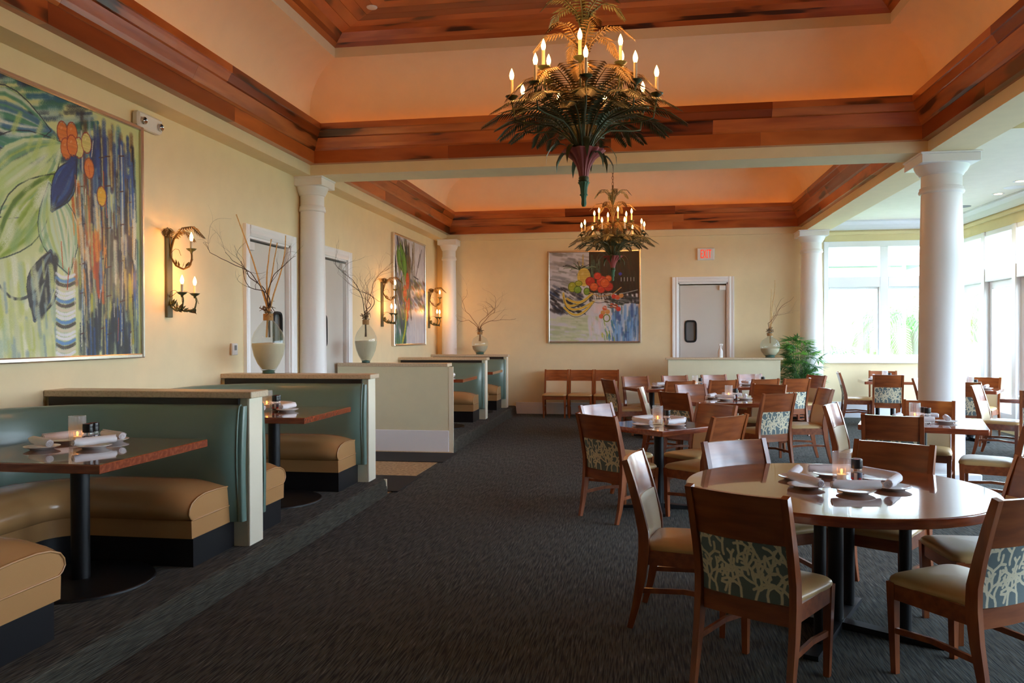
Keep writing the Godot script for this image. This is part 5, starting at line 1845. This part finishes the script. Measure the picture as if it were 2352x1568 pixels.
# ------------------------------------------------------------------ small fittings
func build_fittings() -> void:
	# emergency light over the bamboo painting's corner
	var t := thing("emergency_light", "white emergency light box with two lamp heads above the bamboo painting's corner", "light", Vector3(WALL, 3.36, -6.19), PI / 2)
	var mb := MB.new()
	mb.box(Vector3(0, 0, 0.035), Vector3(0.34, 0.13, 0.07), 0.018)
	put("housing", mb, M.plastic_white, t)
	for s in [-1.0, 1.0]:
		mb = MB.new()
		var P := []
		for q in [[0.0, 0.0], [0.026, 0.0], [0.031, 0.01], [0.031, 0.026], [0.027, 0.03], [0.02, 0.016], [0.0, 0.008]]:
			var row := PackedVector3Array()
			for j in 20:
				var a := TAU * j / 20.0
				row.append(Vector3(s * 0.115 + q[0] * cos(a), -0.012 + q[0] * sin(a), 0.065 + q[1]))
			P.append(row)
		mb.grid(P, true, false)
		put("lamp_head", mb, M.chrome, t)
	# thermostat
	t = thing("thermostat", "small white thermostat on the wall left of the service door", "thermostat", Vector3(WALL, 1.44, -7.66), PI / 2)
	bar(t, "body", Vector3(-0.06, -0.06, 0), Vector3(0.06, 0.06, 0.025), M.plastic_white)
	bar(t, "display", Vector3(-0.012, -0.01, 0.025), Vector3(0.032, 0.04, 0.027), M.plastic_grey, 0.0)
	# exit sign
	t = thing("exit_sign", "white exit sign with red letters over the end wall door", "sign", Vector3(1.222, 3.13, BACK))
	bar(t, "housing", Vector3(-0.165, -0.117, 0), Vector3(0.165, 0.117, 0.05), M.plastic_white, 0.014)
	var tm := TextMesh.new()
	var font := SystemFont.new()
	font.font_names = PackedStringArray(["Droid Sans"])
	font.font_weight = 500
	tm.font = font
	tm.text = "EXIT"
	tm.font_size = 48
	tm.pixel_size = 0.0036
	tm.depth = 0.006
	var o := put("lettering", tm, M.exit_red, t)
	o.position = Vector3(0, 0, 0.052)
	o.scale = Vector3(0.62, 1.28, 1)
	# sprinkler cover on the near timber panel
	mb = MB.new()
	mb.lathe([Vector2(0, -0.012), Vector2(0.05, -0.012), Vector2(0.055, -0.006), Vector2(0.055, 0.0)], 24)
	o = put("sprinkler_cover", mb, M.plastic_white)
	o.position = Vector3(-2.69, 4.899, -7.85)
	tag(o, "round white sprinkler cover on the timber ceiling panel", "sprinkler")
	# fittings in the window-side ceiling
	for e in [[5.36, -13.3, "white recessed downlight beside the window crown, farther one"], [5.22, -12.25, "white recessed downlight beside the window crown, nearer one"], [5.2, -6.0, "white recessed downlight over the window side, beyond the ceiling step"]]:
		var y := 3.70 if e[1] < -9.1 else 4.04
		t = thing("downlight", e[2], "light", Vector3(e[0], y, e[1]), 0, "ceiling downlights")
		mb = MB.new()
		mb.lathe([Vector2(0.055, -0.002), Vector2(0.085, -0.006), Vector2(0.09, 0.0)], 24)
		put("trim_ring", mb, M.plastic_white, t)
		mb = MB.new()
		mb.lathe([Vector2(0.055, -0.003), Vector2(0.0, -0.003)], 20)
		put("lens", mb, M.downlight, t)
		var l := SpotLight3D.new()
		l.name = "lens_light"
		l.light_energy = 0.9
		l.light_color = Color(1.0, 0.84, 0.6)
		l.light_size = 0.05
		l.spot_angle = 50
		l.spot_range = 30
		l.shadow_enabled = true
		l.position = Vector3(0, -0.012, 0)
		l.rotation.x = -PI / 2
		t.add_child(l)
	t = thing("ceiling_speaker", "round white ceiling speaker grille between two downlights", "speaker", Vector3(5.36, 3.70, -12.75))
	mb = MB.new()
	mb.lathe([Vector2(0.0, -0.008), Vector2(0.11, -0.006), Vector2(0.12, -0.003), Vector2(0.14, -0.004), Vector2(0.145, 0.0)], 28)
	put("grille", mb, M.plastic_white, t)
	t = thing("ceiling_vent", "dark round vent in the cream ceiling beside the big column", "vent", Vector3(5.3, 3.70, -14.5))
	mb = MB.new()
	mb.lathe([Vector2(0.0, -0.004), Vector2(0.1, -0.004), Vector2(0.1, -0.008), Vector2(0.12, -0.006), Vector2(0.125, 0.0)], 24)
	put("grille", mb, M.plastic_grey, t)
	t = thing("smoke_detector", "small round detector on the cream ceiling by the end window", "detector", Vector3(3.58, 3.70, -14.8))
	mb = MB.new()
	mb.lathe([Vector2(0.0, -0.03), Vector2(0.05, -0.03), Vector2(0.06, -0.015), Vector2(0.065, 0.0)], 20)
	put("body", mb, M.plastic_grey, t)
	# service corridor floor and mats
	mb = MB.new()
	mb.span(Vector3(WALL, 0.0, -10.5), Vector3(EDGE, 0.006, -7.68))
	struct("floor_passage", mb, M.tan_tile, "tan stone passage floor between the booths")
	for e in [[-10.42, -9.66, "ribbed black rubber mat below the tall white baseboard"], [-8.66, -7.78, "ribbed black rubber mat beside the booth step corner"]]:
		t = thing("floor_mat", e[2], "mat", Vector3(-3.2, 0.006, (e[0] + e[1]) / 2), 0)
		bar(t, "sheet", Vector3(-0.85, 0.0, e[0] - t.position.z), Vector3(0.78, 0.009, e[1] - t.position.z), M.black_rubber, 0.004)
	# low service wall at the end, with what stands on it
	t = thing("service_wall", "low cream service wall with a stone cap in front of the end door", "partition", Vector3(1.47, 0, -15.0))
	bar(t, "wall_panel", Vector3(-1.0, 0, -0.12), Vector3(0.98, 1.12, 0.0), M.partition, 0.003)
	bar(t, "cap", Vector3(-1.04, 1.12, -0.16), Vector3(1.02, 1.155, 0.04), M.stone_cap, 0.005)
	t = thing("spray_bottle", "white plastic spray bottle on the low service wall", "bottle", Vector3(1.41, 1.155, -15.06))
	mb = MB.new()
	mb.lathe([Vector2(0, 0), Vector2(0.04, 0), Vector2(0.044, 0.008), Vector2(0.044, 0.11), Vector2(0.036, 0.14), Vector2(0.018, 0.17), Vector2(0.015, 0.19), Vector2(0, 0.19)], 22)
	put("bottle", mb, M.plastic_white, t)
	mb = MB.new()
	mb.box(Vector3(0.006, 0.235, 0), Vector3(0.07, 0.035, 0.026), 0.008)
	mb.box(Vector3(0.046, 0.238, 0), Vector3(0.02, 0.014, 0.014), 0.003)
	mb.lathe([Vector2(0.017, 0.185), Vector2(0.017, 0.215), Vector2(0.0, 0.215)], 14)
	mb.loft([Vector3(0.034, 0.222, 0), Vector3(0.04, 0.2, 0), Vector3(0.034, 0.18, 0)], [0.012], [0.006], Vector3.BACK)
	put("trigger_head", mb, M.plastic_white, t)


# ------------------------------------------------------------------ the scene
const COVE := Color(1.0, 0.52, 0.2)
const COVE_E := 0.035
const LAMP := Color(1.0, 0.66, 0.34)
const BULB_E := 0.095
const SCONCE_E := 0.07

func _ready() -> void:
	# camera: level eye at 1.57 m, turned a little towards the booths
	var cam := Camera3D.new()
	cam.name = "camera"
	cam.position = Vector3(0, CAM_H, 0)
	cam.basis = Basis(Vector3.UP, 0.1598) * Basis(Vector3.RIGHT, -0.0074) * Basis(Vector3.BACK, -0.0034)
	cam.fov = rad_to_deg(2.0 * atan(784.0 / 1850.0))
	cam.near = 0.05
	cam.far = 300
	add_child(cam)
	cam.current = true
	# a bright hazy sky
	var sky := ProceduralSkyMaterial.new()
	sky.sky_top_color = Color(0.74, 0.87, 1.0)
	sky.sky_horizon_color = Color(0.92, 0.97, 1.0)
	sky.ground_horizon_color = Color(0.9, 0.92, 0.92)
	sky.ground_bottom_color = Color(0.5, 0.52, 0.5)
	sky.sky_energy_multiplier = 1.0
	sky.ground_energy_multiplier = 1.0
	var env := Environment.new()
	env.background_mode = Environment.BG_SKY
	env.sky = Sky.new()
	env.sky.sky_material = sky
	env.background_energy_multiplier = 17.0
	env.tonemap_mode = Environment.TONE_MAPPER_LINEAR
	env.tonemap_exposure = 1.0
	env.sdfgi_enabled = true
	env.ssao_enabled = true
	env.ssil_enabled = true
	var we := WorldEnvironment.new()
	we.name = "surroundings"
	we.environment = env
	add_child(we)

	make_materials()
	var m := picture("coral", coral_cloth(), 0.8)
	picture("bamboo_canvas", painting_bamboo())
	picture("abstract_canvas", painting_abstract())
	picture("fruit_canvas", painting_fruit())
	var im := Image.create(64, 16, false, Image.FORMAT_RGBA8)
	im.fill(rgb(70, 74, 92))
	for k in 4:
		im.fill_rect(Rect2i(k * 16 + 1, 0, 6, 16), rgb(206, 206, 214))
		im.fill_rect(Rect2i(k * 16 + 8, 0, 7, 5), rgb(190, 40, 34))
	picture("grinder_label", ImageTexture.create_from_image(im))

	build_shell()
	build_windows()
	door(1, Vector3(WALL, 0, -8.0), PI / 2, 1.02, 2.64, "white service door in a white casing behind the tall vase", false)
	door(2, Vector3(WALL, 0, -9.9), PI / 2, 1.0, 2.64, "white service door beyond the left column", true)
	door(3, Vector3(0.70, 0, BACK), 0, 0.94, 2.58, "white service door in the end wall under the exit sign", true)

	column(Vector3(-3.98, PLAT, -9.36) * Vector3(1, 0, 1), BEAM, 0.16, "white round column against the wall between the service doors")
	column(Vector3(3.205, 0, -9.36), BEAM, 0.222, "big white round column between the dining room and the window side")
	column(Vector3(-3.83, PLAT, -15.83), BEAM, 0.148, "slim white round column in the corner behind the booths")
	column(Vector3(3.12, 0, -15.7), BEAM, 0.2, "white round column at the end wall beside the palm")

	painting("painting", "tall abstract painting of banana leaves and bamboo in a silver frame", Vector3(WALL, 2.35, -5.16), PI / 2, 1.86, 1.87, M.bamboo_canvas)
	painting("painting", "dark abstract painting with orange fruit shapes between two sconces", Vector3(WALL, 2.35, -13.92), PI / 2, 1.96, 1.87, M.abstract_canvas)
	painting("painting", "still life painting of fruit baskets and bananas on the end wall", Vector3(-0.93, 2.33, BACK), 0, 1.8, 1.79, M.fruit_canvas)

	partition(-5.05, -5.24, false, false, "low cream booth wall with stone cap between the first two booths")
	partition(-7.44, -7.64, false, true, "low booth wall with stone cap under the tall amber vase, at the passage")
	partition(-10.54, -10.74, true, false, "low cream wall with white baseboard facing the service passage")
	partition(-13.32, -13.5, false, false, "low booth wall with stone cap between the two far booths")
	partition(-15.48, -15.66, false, false, "low booth wall with stone cap against the end wall")
	partition(-2.66, -2.85, false, false, "low cream booth wall at the entrance side of the first booth")
	booth(-2.86, -5.04, "tan and teal vinyl booth under the banana leaf painting")
	booth(-5.25, -7.43, "tan and teal vinyl booth between the first partition and the passage")
	booth(-10.75, -13.31, "tan and teal vinyl booth just past the service passage")
	booth(-13.51, -15.47, "tan and teal vinyl booth in the corner at the end wall")
	booth_table(Vector3(-3.19, PLAT, -4.17), "square booth table with reddish edge under the banana leaf painting")
	booth_table(Vector3(-3.12, PLAT, -6.5), "square booth table in front of the tall vase's low wall")
	booth_table(Vector3(-3.1, PLAT, -12.1), "square booth table just past the service passage")
	booth_table(Vector3(-3.1, PLAT, -14.5), "square booth table in the corner booth at the end wall")

	# dining tables
	var T1 := Vector2(1.02, -4.52)
	var T2 := Vector2(0.15, -7.42)
	var T3 := Vector2(1.08, -10.47)
	var T4 := Vector2(1.17, -13.12)
	var T5 := Vector2(2.56, -7.97)
	var T6 := Vector2(4.2, -14.95)
	var T7 := Vector2(4.8, -12.85)
	var T8 := Vector2(4.95, -11.0)
	var circle := []
	var circle2 := []
	for k in 72:
		circle.append(Vector2(cos(TAU * k / 72), sin(TAU * k / 72)) * 0.78)
		circle2.append(Vector2(cos(TAU * k / 72), sin(TAU * k / 72)) * 0.7)
	var four := [[0.0, 0.0, 0.04], [0.24, 0.24, 0.03], [-0.24, 0.24, 0.03], [0.24, -0.24, 0.03], [-0.24, -0.24, 0.03]]
	table("round_table", "large round wooden table set for six, standing in front of the diamond-set table", T1, 0.35, circle, four, 0.52)
	table("square_table", "square wooden table set cornerwise beside the carpet aisle", T2, PI / 4 + 0.03, rect_outline(0.78, 0.78, 0.02), [[0, 0, 0.045]], 0.36)
	table("round_table", "round wooden table in the middle of the room, before the banquet row", T3, 0.2, circle2, [[0, 0, 0.045]], 0.4)
	for s in [-1.0, 1.0]:
		var d: Vector2 = Vector2(0.901, -0.433) * 0.73 * s
		table("banquet_table", "long wooden table of the banquet row, %s half" % ("booth-side" if s < 0 else "window-side"), T4 + d, 0.4485, rect_outline(1.455, 0.78, 0.02), [[-0.4, 0, 0.04], [0.4, 0, 0.04]], 0.28)
	table("square_table", "square wooden table beside the big white column", T5, -0.31, rect_outline(1.03, 1.03, 0.02), [[0, 0, 0.045]], 0.4)
	table("square_table", "square wooden table under the end window", T6, -0.1, rect_outline(0.78, 0.78, 0.02), [[-0.12, 0, 0.035], [0.12, 0, 0.035]], 0.25)
	table("square_table", "square wooden table at the tall windows, beyond the big column", T7, -0.5, rect_outline(0.78, 0.78, 0.02), [[0, 0, 0.045]], 0.36)
	table("square_table", "square wooden table at the tall windows, right beside the big column", T8, -0.6, rect_outline(0.78, 0.78, 0.02), [[0, 0, 0.045]], 0.36)

	# chairs: middle of the top rail, what it faces, label
	var g1 := "chairs round the large round table"
	var c1 := "coral-backed wooden chair at the large round table, "
	place_chair(Vector2(-0.04, -4.58), Vector2(0.92, -4.4), c1 + "on its booth-aisle side", g1)
	place_chair(Vector2(0.40, -3.57), T1, c1 + "its print facing the entrance and aisle", g1)
	place_chair(Vector2(0.58, -5.27), T1, c1 + "next to the diamond-set table", g1)
	place_chair(Vector2(1.54, -5.30), T1, c1 + "next to the table beside the column", g1)
	place_chair(Vector2(2.06, -4.6), T1, c1 + "on its window side", g1)
	place_chair(Vector2(1.60, -3.66), T1, c1 + "its print facing entrance and windows", g1)
	var g2 := "chairs round the diamond-set table"
	var c2 := "wooden chair at the square table set cornerwise, "
	place_chair(Vector2(-0.38, -6.84), T2, c2 + "coral print towards aisle and entrance", g2)
	place_chair(Vector2(-0.44, -7.86), T2, c2 + "on its aisle side towards the end wall", g2)
	place_chair(Vector2(0.71, -8.01), T2, c2 + "on its window side towards the end wall", g2)
	place_chair(Vector2(0.72, -6.90), T2, c2 + "back towards the large round table", g2)
	var g3 := "chairs round the middle round table"
	var c3 := "wooden chair at the round table in mid-room, "
	for e in [[-0.01, -10.49, "on its aisle side"], [0.37, -9.66, "print towards the cornerwise table"], [0.65, -11.19, "back to the banquet row, aisle half"], [1.70, -11.3, "back to the banquet row, window half"], [1.55, -9.58, "print towards the column table"], [2.26, -10.54, "on its window side"]]:
		place_chair(Vector2(e[0], e[1]), T3 + Vector2(0, 0.12), c3 + e[2], g3)
	var g4 := "chairs along the banquet row"
	var u := Vector2(0.901, -0.433)
	var nrm := Vector2(0.433, 0.901)
	var where := ["first from the booth end", "second from the booth end", "third from the booth end", "fourth from the booth end"]
	for k in 4:
		var s: float = [-1.08, -0.37, 0.36, 1.05][k]
		place_chair(T4 + u * s - nrm * 0.7, T4 + u * s, "wooden chair on the end-wall side of the banquet row, " + where[k], g4)
		s = [-1.02, -0.3, 0.42, 0.98][k]
		place_chair(T4 + u * s + nrm * 0.7, T4 + u * s, "wooden chair on the mid-room side of the banquet row, " + where[k], g4)
	place_chair(T4 - u * 1.86, T4, "wooden chair at the booth-aisle end of the banquet row", g4)
	place_chair(T4 + u * 1.86, T4, "wooden chair at the window end of the banquet row", g4)
	var g5 := "chairs round the column table"
	var c5 := "wooden chair at the square table beside the big column, "
	place_chair(Vector2(1.80, -8.14), Vector2(2.7, -7.7), c5 + "on its mid-room side", g5)
	place_chair(Vector2(2.05, -7.10), Vector2(2.35, -7.9), c5 + "back towards the large round table", g5)
	place_chair(Vector2(2.86, -8.70), Vector2(2.56, -7.95), c5 + "with its back to the column", g5)
	place_chair(Vector2(3.33, -7.62), T5, c5 + "on its window side", g5)
	var g6 := "chairs on the window side"
	place_chair(Vector2(3.46, -15.06), T6, "wooden chair at the table under the end window, beside the end column", g6)
	place_chair(Vector2(4.04, -14.2), T6, "wooden chair at the end-window table, coral print towards mid-room", g6)
	place_chair(Vector2(4.36, -15.66), T6, "wooden chair with its back to the end window", g6)
	place_chair(Vector2(4.2, -13.25), T7, "wooden chair between the end-window table and the window tables", g6)
	place_chair(Vector2(5.24, -13.5), T7, "wooden chair at the far window table with its back to the end wall", g6)
	place_chair(Vector2(4.45, -12.2), T7, "wooden chair at the far window table, behind the big column", g6)
	place_chair(Vector2(4.34, -11.42), T8, "wooden chair beside the big column facing the near window table", g6)
	place_chair(Vector2(4.66, -10.34), T8, "wooden chair at the near window table, coral print to the entrance", g6)
	place_chair(Vector2(5.33, -11.72), T8, "wooden chair at the near window table, back to the far window table", g6)
	for k in 3:
		var x := -1.645 + 0.485 * k
		place_chair(Vector2(x, -15.72), Vector2(x, 0), ["wooden chair against the end wall, the one nearest the booths", "wooden chair against the end wall, between two others", "wooden chair against the end wall, the one nearest the banquet row"][k], "spare chairs along the end wall")

	# table ware
	rng.seed = 5
	lay_table(T1 + Vector2(0.05, -0.06), 0.76, 0.5, 6, 0.25, "large round table", Vector2(0.0, -0.02), 1)
	lay_table(T2, 0.76, 0.8, 4, 0.2, "cornerwise square table", Vector2(-0.01, 0.03), 1)
	lay_table(T3, 0.76, 0.3, 4, 0.2, "mid-room round table", Vector2(0.0, 0.02), 1)
	lay_table(T4 - u * 0.85, 0.76, -0.3, 4, 0.2, "banquet row's booth-side half", Vector2(0.42, -0.2), 1)
	lay_table(T4 + u * 0.75, 0.76, -0.3, 4, 0.2, "banquet row's window-side half", Vector2(0.0, 0.0), 1)
	lay_table(T5, 0.76, 0.4, 4, 0.2, "table beside the big column", Vector2(-0.06, 0.0), 2)
	lay_table(T6, 0.76, 0.5, 4, 0.2, "table under the end window", Vector2(0, 0), 1)
	lay_table(T7, 0.76, 0.5, 4, 0.2, "far window table", Vector2(0, 0), 1)
	lay_table(T8, 0.76, 0.5, 2, 0.17, "near window table", Vector2(0, 0), 1)
	for e in [[-3.3, -4.3, 0.5, "first booth's table"], [-3.2, -6.55, 0.2, "second booth's table"], [-3.1, -12.1, 0.4, "table past the passage"], [-3.1, -14.5, 0.6, "corner booth's table"]]:
		lay_table(Vector2(e[0], e[1]), PLAT + 0.768, e[2], 4, 0.2, e[3], Vector2(-0.02, -0.02), 2)

	# vases with twigs
	vase(Vector3(-3.675, 1.2, -7.54), 0.62, 0.165, false, "tall egg-shaped glass vase of sand on the low wall by the service door")
	twigs(Vector3(-3.675, 1.82, -7.54), 0.26, 1.0, [[-0.22, 0.12, 1.02, 1], [0.02, -0.1, 0.75, 1], [0.3, -0.25, 0.8, 1], [0.05, 0.05, 0.72, 1], [0.55, 0.1, 0.7, 0], [-0.3, 0.35, 0.7, 0], [0.25, -0.1, 1.25, 0], [-0.05, 0.0, 0.9, 0]], 81, "pale canes and dark curly twigs in the tall vase by the service door")
	vase(Vector3(-3.755, 1.2, -10.64), 0.62, 0.153, false, "egg-shaped glass vase of sand on the wall facing the passage")
	twigs(Vector3(-3.755, 1.82, -10.64), 0.26, 1.0, [[-0.1, 0.15, 1.0, 0], [0.05, -0.15, 0.85, 0], [0.25, 0.1, 0.85, 2], [0.4, -0.1, 0.75, 2], [-0.2, -0.1, 0.8, 0]], 82, "dark curly twigs in the vase on the passage wall")
	vase(Vector3(-3.15, 1.2, -15.57), 0.46, 0.165, true, "round glass vase of sand on the booth wall at the end wall")
	twigs(Vector3(-3.15, 1.66, -15.57), 0.2, 1.0, [[-0.5, 0.3, 1.1, 2], [-0.3, 0.1, 1.0, 2], [0.0, 0.1, 0.85, 2], [-0.7, 0.3, 0.9, 2], [0.06, 0.05, 0.9, 2]], 83, "brown curly twigs in the round vase at the end wall corner")
	vase(Vector3(2.28, 1.155, -15.06), 0.46, 0.175, true, "round glass vase of sand on the low service wall beside the palm")
	twigs(Vector3(2.28, 1.615, -15.06), 0.2, 1.0, [[-0.15, 0.0, 0.95, 2], [0.15, 0.1, 0.95, 1], [-0.35, 0.1, 0.85, 2], [0.02, 0.0, 0.9, 2], [0.08, -0.1, 0.8, 1]], 84, "pale curly twigs in the vase beside the palm")

	fan_palm(Vector3(2.8, 0, -15.25))
	sconce(Vector3(WALL, 1.74, -6.52), "palm leaf sconce with three candle bulbs beside the banana leaf painting")
	sconce(Vector3(WALL, 1.72, -12.42), "palm leaf sconce on the passage side of the dark painting")
	sconce(Vector3(WALL, 1.72, -15.3), "palm leaf sconce beside the corner column")
	chandelier(Vector3(-0.395, 2.46, -5.6), 0.1, "palm frond chandelier hanging over the nearer tray", 4.9)
	chandelier(Vector3(-0.445, 2.42, -12.75), 0.4, "palm frond chandelier hanging in the farther tray", 4.9)
	build_fittings()
	build_outside()
